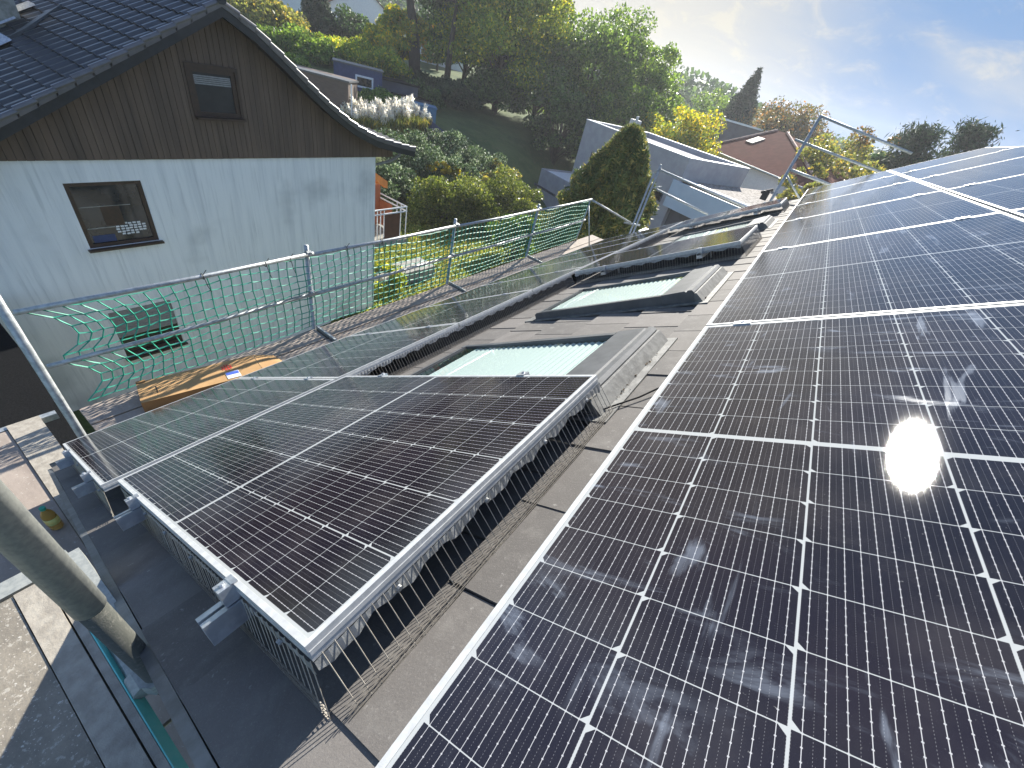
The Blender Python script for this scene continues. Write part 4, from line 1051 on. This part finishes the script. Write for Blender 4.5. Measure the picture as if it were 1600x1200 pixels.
# hedge: three bushes
GH = 'rounded green bushes along the hedge'
for (x, y, r, rr, lab) in ((682, 352, 27, 2.9, 'left of the three'), (742, 338, 28.5, 3.2, 'middle of the three'), (796, 334, 30.5, 2.6, 'right of the three')):
    p = atR(x, y, r); make_bush('hedge_bush', f'sunlit rounded evergreen bush, {lab}, behind the net', 'bush', (p.x, p.y, p.z), (rr, rr, rr * .95), L['hedge'], 26000, .07, 70, GH, gz=gz(p.x, p.y))
GI = 'dark glossy shrubs on the slope behind the white house'
for (x, y, r, rr, k, lab) in ((645, 275, 32.6, 3.22, 'glossy', 'dark ivy-covered shrub beside the eave of the white house'), (700, 258, 36.7, 3.35, 'glossy', 'dark glossy laurel shrub below the pampas grass'),
                        (745, 275, 36.7, 3.22, 'glossy', 'silvery green laurel shrub above the round hedge'), (770, 300, 35.4, 2.55, 'olive', 'pale leaved bush at the right end of the laurels'), (700, 285, 32.0, 2.41, 'glossy', 'dark laurel shrub just above the left hedge bush'),
                        (610, 300, 28.6, 2.41, 'glossy', 'small dark bush behind the balcony'), (655, 310, 29.9, 2.01, 'olive', 'yellow green creeper bush right of the balcony')):
    p = atR(x, y, r); make_bush('laurel_shrub', lab, 'shrub', (p.x, p.y, p.z), (rr, rr, rr * .8), L[k], 20000, .075, 60, GI, gz=gz(p.x, p.y))
p = atR(695, 268, 31); make_bush('yellow_shrub', 'small bright yellow shrub among the dark laurels', 'shrub', (p.x, p.y, p.z), (1.1, 1.1, .95), L['yellow'], 1500, .09, 16, gz=gz(p.x, p.y))
p = atR(600, 345, 17); make_bush('low_plant', 'low leafy plants beneath the balcony', 'shrub', (p.x, p.y, -7.7), (1.2, 1.2, .6), L['lime'], 2500, .07, 20, gz=-8.3)
# pampas grass
for i, (x, yb, r) in enumerate(((562, 173, 38), (587, 175, 38), (615, 173, 38.5), (640, 169, 39))):
    c0 = atR(x, yb + 22, r); g0 = gz(c0.x, c0.y)
    lab = ['leftmost pampas clump with cream plumes above the verge of the white house', 'second pampas clump from the left with dense cream plumes', 'third pampas clump from the left with wide cream plumes', 'rightmost pampas clump with tall plumes by the blue container'][i]
    t_ = empty('pampas_grass', lab, 'pampas grass', (c0.x, c0.y, g0), group='pampas grass clumps')
    top = atR(x, yb, r).z
    pm = MB(); PP = []
    for k in range(26):
        a = random.uniform(0, 6.28); rr = random.uniform(.1, 1.35); bx_ = c0.x + math.cos(a) * rr; by_ = c0.y + math.sin(a) * rr; h0 = top - .95 + random.uniform(-.4, .2); ln = random.uniform(1.1, 1.6); lx_, ly_ = random.uniform(-.25, .25), random.uniform(-.25, .25)
        pm.tube([(c0.x + (bx_ - c0.x) * .3, c0.y + (by_ - c0.y) * .3, g0), (bx_, by_, h0), (bx_ + lx_ * .5, by_ + ly_ * .5, h0 + ln * .6)], .012, 4)
        u_ = RNG.random(150); wd = .20 * np.sin(np.clip(u_ * .85 + .12, 0, 1) * 3.1416) ** .8
        q = RNG.normal(size=(150, 3)) * wd[:, None] * .6
        PP.append(np.stack([bx_ + lx_ * u_ ** 1.5 + q[:, 0], by_ + ly_ * u_ ** 1.5 + q[:, 1], h0 + ln * u_ + q[:, 2] * .5], 1))
    pm.build('stalks', M['plume'], t_); PP = np.concatenate(PP)
    quads_mesh('plumes', PP, .15 * (.6 + .8 * RNG.random(len(PP))), L['plume'], t_, 1.4, up=.6, aspect=.22)
    nq = 5000; ang = RNG.random(nq) * 6.283; rr = RNG.random(nq) ** .5 * 1.0; hh = RNG.random(nq) ** .8; rr = rr * 1.3
    Pn = np.stack([c0.x + np.cos(ang) * rr * (.4 + hh), c0.y + np.sin(ang) * rr * (.4 + hh), g0 + hh * (top - .5 - g0)], 1)
    quads_mesh('leaves', Pn, .22 * (.6 + .8 * RNG.random(nq)), L['olive'], t_, 1.5, up=.7, aspect=.12)

# sheds and containers on the slope
def gabled(name, label, cat, c, ang, w, d, h, rh, wm, rm, g0=None, flat=False, over=.2, base=1.0):
    g0 = gz(c[0], c[1]) if g0 is None else g0
    R = Matrix.Translation((c[0], c[1], g0)) @ Matrix.Rotation(math.radians(ang), 4, 'Z')
    t = empty(name, label, cat, (c[0], c[1], g0))
    mb = MB(R); mb.box((-w / 2, -d / 2, -base), (w / 2, d / 2, h))
    if not flat: mb.prism([(-w / 2, -d / 2, h), (w / 2, -d / 2, h), (0, -d / 2, h + rh)], (0, d, 0))
    mb.build('wall', wm, t)
    r = MB(R)
    if flat: r.hexa([(-w / 2 - over, -d / 2 - over, h), (w / 2 + over, -d / 2 - over, h), (w / 2 + over, d / 2 + over, h + rh), (-w / 2 - over, d / 2 + over, h + rh), (-w / 2 - over, -d / 2 - over, h + .1), (w / 2 + over, -d / 2 - over, h + .1), (w / 2 + over, d / 2 + over, h + rh + .1), (-w / 2 - over, d / 2 + over, h + rh + .1)])
    else:
        s = rh / (w / 2)
        for sg in (-1, 1):
            e = (w / 2 + over) * sg; ze = h - over * s
            r.hexa([(0, -d / 2 - over, h + rh + .02), (0, d / 2 + over, h + rh + .02), (e, d / 2 + over, ze + .02), (e, -d / 2 - over, ze + .02), (0, -d / 2 - over, h + rh + .14), (0, d / 2 + over, h + rh + .14), (e, d / 2 + over, ze + .14), (e, -d / 2 - over, ze + .14)])
    r.build('roof', rm, t)
    return t, R
def wbox(t, R, x0, x1, z0, z1, y, frame='white_paint', th=.06, fw=.14):
    f = MB(R)
    for (a, b, c_, d_) in ((x0, x1, z0, z0 + fw), (x0, x1, z1 - fw, z1), (x0, x0 + fw, z0 + fw, z1 - fw), (x1 - fw, x1, z0 + fw, z1 - fw)): f.box((a, y - th, c_), (b, y, d_))
    w = f.build('window', M[frame], t); p = MB(R); p.box((x0 + fw, y - .02, z0 + fw), (x1 - fw, y - .004, z1 - fw)); p.build('pane', M['pane'], w); return w
p = atR(560, 128, 48); gb = p.z - 1.5
t, R = gabled('garden_shed', 'dark blue flat-roofed shed with a white framed window on the hillside', 'shed', (p.x, p.y), -38, 4.0, 2.6, 2.7, -.05, M['shed_blue'], M['hood'], gb, True, .12, 3)
wbox(t, R, -.25, 1.25, 1.25, 2.15, -1.3)
mb = MB(R)
for k in range(4): mb.box((1.75, -1.3 - .02, .35 + k * .22), (2.5, -1.26, .42 + k * .22))
for k in range(3): mb.box((1.75 + k * .35, -1.34, .2), (1.81 + k * .35, -1.27, 1.1))
mb.build('white_railing', M['white_paint'], t)
p = atR(498, 138, 40); gb = p.z - 1.5
t, R = gabled('long_garage', 'long grey brown outbuilding with sloping pale roof behind the gable verge', 'outbuilding', (p.x - .5, p.y + .2), -50, 6.0, 3.0, 2.5, -.15, M['shed_brown'], M['hood'], gb, True, .1, 3)
mb = MB(R); mb.tube([(3.3, -1.9, 0), (3.3, -1.9, 2.5)], .05, 6); mb.build('post', M['white_paint'], t)
p = atR(650, 176, 42); gb = p.z - .9
t, R = gabled('blue_container', 'bright blue box container between the pampas and the dark fence', 'container', (p.x + .3, p.y), -40, 2.8, 1.4, 1.5, 0.0, M['cyan_tank'], M['cyan_tank'], gb, True, .05, .3)
for (x, y, r, ang, w, lab) in ((618, 125, 50, -35, 4.0, 'low dark outbuilding with grey felt roof right of the blue shed'), (640, 148, 50, -30, 3.6, 'dark lean-to with tiled roof above the blue container')):
    p = atR(x, y, r); t, R = gabled('lean_to', lab, 'shed', (p.x, p.y), ang, w, 2.2, 1.9, .0, M['greywall_dark'], M['felt'], p.z - 2.0, True, .15, 3)
# dark fence
a = atR(655, 178, 39); b = atR(740, 205, 38); mb = MB(); n_ = 34
for k in range(n_):
    q = a.lerp(b, k / n_); q2 = a.lerp(b, (k + .93) / n_); g0 = gz(q.x, q.y); mb.hexa([(q.x, q.y, g0 - .5), (q2.x, q2.y, g0 - .5), (q2.x, q2.y + .03, g0 - .5), (q.x, q.y + .03, g0 - .5), (q.x, q.y, g0 + 2.3), (q2.x, q2.y, g0 + 2.3), (q2.x, q2.y + .03, g0 + 2.3), (q.x, q.y + .03, g0 + 2.3)])
tag(mb.build('board_fence', M['shed_blue'], origin=a), 'dark slate board fence at the top of the shaded lawn', 'fence')

# houses up the hill
def far_house(x, y, r, ang, w, d, h, rh, wm, rm, label, drop=0):
    p = atR(x, y, r); t, R = gabled('hill_house', label, 'house', (p.x, p.y), ang, w, d, h, rh, M[wm], M[rm], p.z - h - drop, False, .4, 6)
    for k in (-.28, .08, .3): 
        wbox(t, R, k * w - .5, k * w + .5, h - 1.8, h - .6, -d / 2 - .01, 'white_paint', .05, .1)
    return t
far_house(560, 14, 104, -30, 13, 10, 5.5, 4.2, 'white_paint', 'redtile', 'hill house with pale red tiled roof above the yellow trees', 1)
far_house(440, -6, 95, -40, 9, 8, 5.5, 3, 'white_paint', 'slate', 'white hill house with balcony glass at the top edge', -3)
far_house(680, 70, 92, -20, 8, 7, 4.5, 3, 'white_paint', 'redtile', 'small white hill house between the two tall trunks', -1)

# ================================================================== GREY MODERN HOUSE
O = Vector((37.1, 18.8, 0)); ang = math.atan2(-.933, -.36)
gh = empty('grey_flat_roof_house', 'grey rendered modern house with stepped flat roofs beyond the tall conifer', 'house', (36, 12, gz(36, 12)))
# frame: x right along facade, y back, z up
ex = Vector((-.36, -.933, 0)).normalized(); ey = Vector((.933, -.36, 0)).normalized()
G = Matrix(((ex.x, ey.x, 0, O.x), (ex.y, ey.y, 0, O.y), (0, 0, 1, 0), (0, 0, 0, 1)))
zg = -12.0
mb = MB(G)
def flatblock(mb, x0, x1, y0, y1, z0, z1, par=.35, t_=.3):
    mb.box((x0, y0, z0), (x1, y1, z1 - par))
    for b in (((x0, y0), (x1, y0 + t_)), ((x0, y1 - t_), (x1, y1)), ((x0, y0 + t_), (x0 + t_, y1 - t_)), ((x1 - t_, y0 + t_), (x1, y1 - t_))): mb.box((b[0][0], b[0][1], z1 - par + .002), (b[1][0], b[1][1], z1))
flatblock(mb, 0, 11.6, 0, 8.6, zg, -2.0)
mb.build('main_block', M['greywall'], gh)
mb = MB(G)
for b in (((-.03, -.03), (11.63, .33)), ((-.03, 8.3), (11.63, 8.63)), ((-.03, .331), (.33, 8.299)), ((11.27, .331), (11.63, 8.299))): mb.box((b[0][0], b[0][1], -1.998), (b[1][0], b[1][1], -1.94))
mb.build('parapet_cap', M['white_paint'], gh)
mb = MB(G); flatblock(mb, -4.6, -.002, .05, 7, zg, -7.25, .2, .15); mb.build('annex', M['greywall'], gh)
mb = MB(G); mb.box((-4.5, .2, -7.449), (-.003, 6.9, -7.40)); mb.build('annex_roof', M['white_paint'], gh)
def gwin(x0, x1, z0, z1, y=-.0, frame='greywall_dark'):
    f = MB(G); fw = .08
    for (a, b, c_, d_) in ((x0, x1, z0, z0 + fw), (x0, x1, z1 - fw, z1), (x0, x0 + fw, z0 + fw, z1 - fw), (x1 - fw, x1, z0 + fw, z1 - fw)): f.box((a, y - .05, c_), (b, y - .002, d_))
    w = f.build('window', M[frame], gh); p_ = MB(G); p_.box((x0 + fw, y - .03, z0 + fw), (x1 - fw, y - .004, z1 - fw)); p_.build('pane', M['pane'], w)
def gcoord(x, y):   # image -> facade coords
    n = ey; d = ray(x, y); t_ = (O - CAM).dot(n) / d.dot(n); p = CAM + d * t_; return (p - O).dot(ex), p.z
a = gcoord(925, 237); b = gcoord(915, 275); c_ = gcoord(945, 245)
gwin(a[0], c_[0] + .6, b[1], a[1])
a = gcoord(835, 285); b = gcoord(867, 306); gwin(a[0], b[0], b[1] - .1, a[1] + .0, .05)
a = gcoord(1020, 292); b = gcoord(1040, 320); gwin(a[0], a[0] + 1.2, b[1], a[1])
# lower wing with banded facade
mb = MB(G); wx0 = 11.605
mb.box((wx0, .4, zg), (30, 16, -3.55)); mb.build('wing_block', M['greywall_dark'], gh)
mb = MB(G); mb.box((wx0, .42, -3.549), (30, 15.9, -3.45)); mb.build('gravel_roof', M['gravel'], gh)
mb = MB(G); mb.box((wx0, 15.6, -3.448), (30, 16.1, -2.9)); mb.box((wx0, .2, -3.448), (30, .45, -3.3)); mb.build('wing_parapet', M['white_paint'], gh)
for k, (z0, z1) in enumerate(((-5.25, -3.45), (-8.6, -6.9))):
    mb = MB(G); mb.box((11.0 + .62, -.9 + .6 * k, z0), (30, -.75 + .6 * k, z1)); mb.box((11.0 + .62, -.75 + .6 * k, z0), (30, .39, z0 + .15)); mb.build('cladding_band', M['bluepanel'], gh)
mb = MB(G); mb.box((17.2, 5.4, -3.449), (17.45, 5.65, -2.7)); mb.box((19, 4.6, -3.449), (24, 5.5, -3.1)); mb.build('roof_vents', M['greywall_dark'], gh)
mb = MB(G); mb.box((2.9, 2.2, -2.35), (3.6, 2.9, -1.0)); mb.tube([(3.8, 2.0, -2.35), (3.8, 2.0, -.7)], .12, 8); mb.build('chimney', M['galv'], gh)

# red roofed house
RH = empty('red_roof_house', 'white house with a red hipped tile roof and one roof window', 'house', (60, 8, gz(60, 8)))
Eb = -2.2
pA = atZ(1103, 229, Eb); pB = atZ(1236, 284, Eb)
exr = (pB - pA).normalized(); Lr = (pB - pA).length * 1.28; eyr = Vector((-exr.y, exr.x, 0)); eyr = eyr if eyr.x > 0 else -eyr
G2 = Matrix(((exr.x, eyr.x, 0, pA.x), (exr.y, eyr.y, 0, pA.y), (0, 0, 1, 0), (0, 0, 0, 1)))
apex = atR(1214, 207, (pA.xy - CAM.xy).length * .97); zA = apex.z
mb = MB(G2); mb.box((.5, .5, -12), (Lr - .5, 11.5, Eb)); mb.build('wall', M['white_paint'], RH)
mb = MB(G2); dR = ray(1222, 206); nR = eyr; tR = (pA + eyr * 6 - CAM).dot(nR) / dR.dot(nR); ap = CAM + dR * tR; q = G2.inverted() @ ap; rx = q.x; zA = ap.z - .6
mb.add([(0, 0, Eb), (Lr, 0, Eb), (Lr, 12, Eb), (0, 12, Eb), (rx - .8, 6, zA + .6), (rx + .8, 6, zA + .6), (0, 0, Eb - .2), (Lr, 0, Eb - .2), (Lr, 12, Eb - .2), (0, 12, Eb - .2)],
       [(0, 1, 5, 4), (1, 2, 5), (2, 3, 4, 5), (3, 0, 4), (0, 6, 7, 1), (1, 7, 8, 2), (2, 8, 9, 3), (3, 9, 6, 0), (6, 9, 8, 7)])
mb.build('hipped_roof', M['redtile'], RH)
mb = MB(G2); top = Vector((rx, 6, zA + .6))
for cc in ((0, 0, Eb), (Lr, 0, Eb)): mb.tube([Vector(cc) + Vector((0, 0, .05)), top + Vector((-.8 if cc[0] == 0 else .8, 0, .05))], .13, 6)
mb.build('hip_tiles', simple('pale_hip_tile', (.45, .30, .25), (.30, .18, .14), 2, .8), RH)
s_ = Vector((rx - .3, 3.6, Eb + (zA + .6 - Eb) * .6)); mb = MB(G2); nrm = Vector((0, -(zA + .6 - Eb), 6)).normalized(); dv = Vector((0, 6, zA + .6 - Eb)).normalized()
c0 = Vector((rx - .6, 3.4, Eb + (zA + .6 - Eb) * 3.4 / 6)); mb.hexa([c0 - dv * .7, c0 - dv * .7 + Vector((1.3, 0, 0)), c0 + dv * .7 + Vector((1.3, 0, 0)), c0 + dv * .7] + [v + nrm * .12 for v in (c0 - dv * .7, c0 - dv * .7 + Vector((1.3, 0, 0)), c0 + dv * .7 + Vector((1.3, 0, 0)), c0 + dv * .7)])
mb.build('roof_window', M['hood'], RH)
mb = MB(G2); mb.tube([(.2, .2, Eb - .1), (.6, .35, Eb - .8), (.6, .42, Eb - 6)], .10, 6); mb.tube([(0, -.08, Eb - .1), (Lr, -.08, Eb - .1)], .10, 6); mb.build('gutter', M['galv'], RH)
# dark block house behind
p = atR(1162, 225, 88); R = Matrix.Translation((p.x, p.y, 0)) @ Matrix.Rotation(math.radians(-60), 4, 'Z')
DH = empty('dark_block_house', 'dark grey block house with white roof edge behind the red roof', 'house', (p.x, p.y, gz(p.x, p.y)))
zt = atR(1160, 196, 84).z; mb = MB(R); mb.box((-6.5, -4, -12), (6.5, 4, zt)); mb.build('wall', M['greywall_dark'], DH)
mb = MB(R); mb.box((-6.7, -4.2, zt), (6.7, 4.2, zt + .25)); mb.build('roof_edge', M['white_paint'], DH)

# ================================================================== TREES
def T(name, lab, cat, x, ytop, r, width, mat, n=6000, leaf=.17, kind='round', clumps=46, cf=.25, group=None, cr=None, tr=None, base=None):
    p = atR(x, ytop, r); b = base if base is not None else gz(p.x, p.y)
    return make_tree(name, lab, cat, (p.x, p.y, b), p.z, width, L[mat], n, leaf, clumps, group, kind, cf, tr, cr)
GT = 'large trees behind the gardens'; GS = 'garden trees on the hillside'; GR = 'trees on the skyline'
T('deciduous_tree', 'tall drooping yellow green tree left of the notch in the skyline', 'tree', 812, -70, 62, 15, 'lime', 34000, .17, clumps=90, cf=.22, group=GT)
T('deciduous_tree', 'very large green tree with sunlit rim standing against the bright sky', 'tree', 965, -15, 64, 15, 'green', 32000, .17, clumps=95, cf=.1, group=GT)
T('deciduous_tree', 'broad green tree forming the right shoulder of the dark tree mass', 'tree', 1032, 52, 64, 10, 'green', 20000, .17, clumps=80, cf=.1, group=GT)
T('deciduous_tree', 'tall dark tree between the pine trunks and the drooping tree', 'tree', 745, -50, 68, 12, 'dark', 20000, .18, clumps=80, cf=.1, group=GT)
T('deciduous_tree', 'deep green tree rising from the shaded end of the lawn', 'tree', 865, 40, 62, 12, 'green', 20000, .17, clumps=80, cf=.05, group=GT)
T('deciduous_tree', 'shaded bushy tree left of the grey house', 'tree', 900, 120, 55, 8, 'dark', 15000, .15, clumps=60, cf=.0, group=GT)
T('deciduous_tree', 'shaded low tree at the top end of the dark lawn', 'tree', 785, 105, 60, 9, 'dark', 16000, .15, clumps=60, cf=.0, group=GT)
T('deciduous_tree', 'green tree just above the roof of the grey house', 'tree', 985, 110, 58, 9, 'green', 15000, .16, clumps=60, cf=.0, group=GT)
T('pine_tree', 'tall bare-stemmed pine whose thick trunk rises beside the yellow tree', 'tree', 664, -140, 62, 7, 'conifer', 8000, .18, 'pine', 50, .62, GT, tr=.75)
T('pine_tree', 'second bare-stemmed pine leaning right of the thick trunk', 'tree', 722, -120, 60, 7, 'conifer', 8000, .18, 'pine', 50, .62, GT, tr=.40)
T('deciduous_tree', 'dark evergreen tree in front of the pine trunks', 'tree', 700, 120, 57, 6, 'conifer', 12000, .13, clumps=44, cf=.0, group=GT)
T('deciduous_tree', 'slender yellow green tree left of the pine trunk', 'tree', 628, 5, 64, 6, 'yelgreen', 12000, .15, clumps=50, cf=.1, group=GS)
T('deciduous_tree', 'round orange topped tree above the blue shed', 'tree', 600, 42, 60, 5.5, 'yelgreen', 10000, .15, clumps=44, cf=.1, group=GS)
T('deciduous_tree', 'bright yellow green bush tree behind the blue shed', 'tree', 580, 70, 57, 7, 'lime', 12000, .14, clumps=60, cf=.0, group=GS)
T('deciduous_tree', 'green leafy tree left of the blue shed', 'tree', 530, 62, 58, 6, 'lime', 11000, .14, clumps=50, cf=.05, group=GS)
T('deciduous_tree', 'dark round tree under the red hill roof', 'tree', 550, 22, 72, 7, 'dark', 10000, .16, clumps=50, cf=.0, group=GS)
T('spruce_tree', 'dark narrow conifer at the top edge left of the red hill roof', 'tree', 492, -60, 70, 7, 'conifer', 16000, .18, 'spruce', 40, .02, GS)
T('deciduous_tree', 'olive green tree behind the apex of the dark gable', 'tree', 415, -2, 64, 9, 'olive', 15000, .16, clumps=60, cf=.0, group=GS)
T('deciduous_tree', 'leafy green tree between the gable and the long outbuilding', 'tree', 462, 50, 56, 7, 'green', 12000, .15, clumps=50, cf=.0, group=GS)
T('deciduous_tree', 'green tree rising above the verge of the white house', 'tree', 428, 75, 46, 5, 'green', 10000, .13, clumps=44, cf=.0, group=GS)
T('deciduous_tree', 'small orange autumn tree above the ridge of the white house', 'tree', 372, -5, 72, 6, 'orange', 9000, .16, clumps=36, cf=.0, group=GS)
T('deciduous_tree', 'small orange tree between the two pine trunks', 'tree', 690, 28, 82, 6, 'orange', 7000, .18, clumps=36, cf=.0, group=GS)
T('deciduous_tree', 'bushy green tree beneath the blue shed', 'tree', 600, 150, 45, 5.5, 'green', 12000, .11, clumps=50, cf=.0, group=GS)
T('deciduous_tree', 'dark bush tree right of the blue shed', 'tree', 655, 128, 52, 5.0, 'dark', 10000, .12, clumps=44, cf=.0, group=GS)
T('deciduous_tree', 'yellowing round tree behind the grey house parapet', 'tree', 1082, 152, 56, 9, 'yelgreen', 18000, .14, clumps=70, cf=.0, group=GR)
T('spruce_tree', 'dark pointed conifer on the skyline', 'tree', 1195, 100, 95, 20, 'conifer', 24000, .24, 'spruce', 40, .0, GR)
T('deciduous_tree', 'distant low tree left of the pointed conifer', 'tree', 1135, 140, 100, 12, 'green', 12000, .2, clumps=50, cf=.0, group=GR)
T('deciduous_tree', 'round brownish tree above the red roof', 'tree', 1252, 148, 90, 15, 'brown', 22000, .2, clumps=80, cf=.0, group=GR)
T('deciduous_tree', 'small orange tree between the pointed conifer and the red roof', 'tree', 1203, 180, 92, 7, 'orange', 5000, .2, clumps=24, cf=.0, group=GR)
T('deciduous_tree', 'olive yellow tree right of the scaffold standard', 'tree', 1335, 196, 52, 8, 'olive', 20000, .13, clumps=80, cf=.0, group=GR)
T('deciduous_tree', 'low olive tree just above the far end of the array', 'tree', 1312, 238, 44, 4.5, 'olive', 10000, .12, clumps=50, cf=.0, group=GR)
T('deciduous_tree', 'dark brown leaved tree behind the upper guardrail', 'tree', 1400, 200, 62, 9, 'brown', 18000, .15, clumps=64, cf=.0, group=GR)
T('deciduous_tree', 'tall olive brown tree crossed by the upper guardrail tube', 'tree', 1362, 200, 66, 9, 'olive', 18000, .15, clumps=60, cf=.0, group=GR)
T('deciduous_tree', 'dark green tree between the brown tree and the middle pine', 'tree', 1425, 222, 58, 7, 'dark', 14000, .14, clumps=50, cf=.0, group=GR)
T('deciduous_tree', 'low brown bush tree between the two right pines', 'tree', 1490, 232, 60, 6, 'brown', 10000, .14, clumps=40, cf=.0, group=GR)
T('pine_tree', 'dark pine above the middle of the array edge', 'tree', 1450, 205, 60, 9, 'conifer', 16000, .16, 'pine', 60, .05, GR)
T('pine_tree', 'rightmost large dark pine on the skyline', 'tree', 1528, 203, 62, 8, 'conifer', 16000, .16, 'pine', 60, .05, GR)
T('pine_tree', 'small far pine at the right end of the skyline', 'tree', 1572, 236, 90, 6, 'conifer', 4000, .2, 'pine', 24, .2, GR)
p = atR(998, 200, 19.5); make_tree('thuja_tree', 'tall conical thuja with yellow tips in front of the grey house', 'tree', (p.x - .1, p.y + .05, gz(p.x, p.y)), p.z, 5.0, L['thuja'], 46000, .085, 60, None, 'thuja', .0)

# distant wooded hills that close the horizon
n = 90000
ang_ = RNG.uniform(-.45, 1.25, n); rr = RNG.uniform(150, 400, n)
fx = CAM.x + rr * np.cos(ang_); fy = CAM.y + rr * np.sin(ang_); fz = ground_h(fx, fy) + RNG.uniform(0, 9, n) + 2.5 * np.sin(fx * .07) * np.cos(fy * .05)
g = quads_mesh('distant_woodland', np.stack([fx, fy, fz], 1), 0.7 * (.5 + RNG.random(n)), L['dark'], None, 1.0, aspect=.8)
tag(g, kind='stuff'); g['label'] = 'distant woodland closing the horizon'; g['category'] = 'woodland'

# ================================================================== HAZE
mb = MB(); mb.box((-140, -170, -20), (570, 470, 30))
m = bpy.data.materials.new('warm_haze'); m.use_nodes = True; nt_ = m.node_tree; nt_.nodes.clear()
pv = nt_.nodes.new('ShaderNodeVolumePrincipled'); om = nt_.nodes.new('ShaderNodeOutputMaterial'); nt_.links.new(pv.outputs[0], om.inputs['Volume'])
pv.inputs['Color'].default_value = (.92, .95, 1, 1); pv.inputs['Density'].default_value = .0007; pv.inputs['Anisotropy'].default_value = .3
tag(mb.build('haze', m), 'thin sunlit haze in the air', 'haze', kind='stuff')
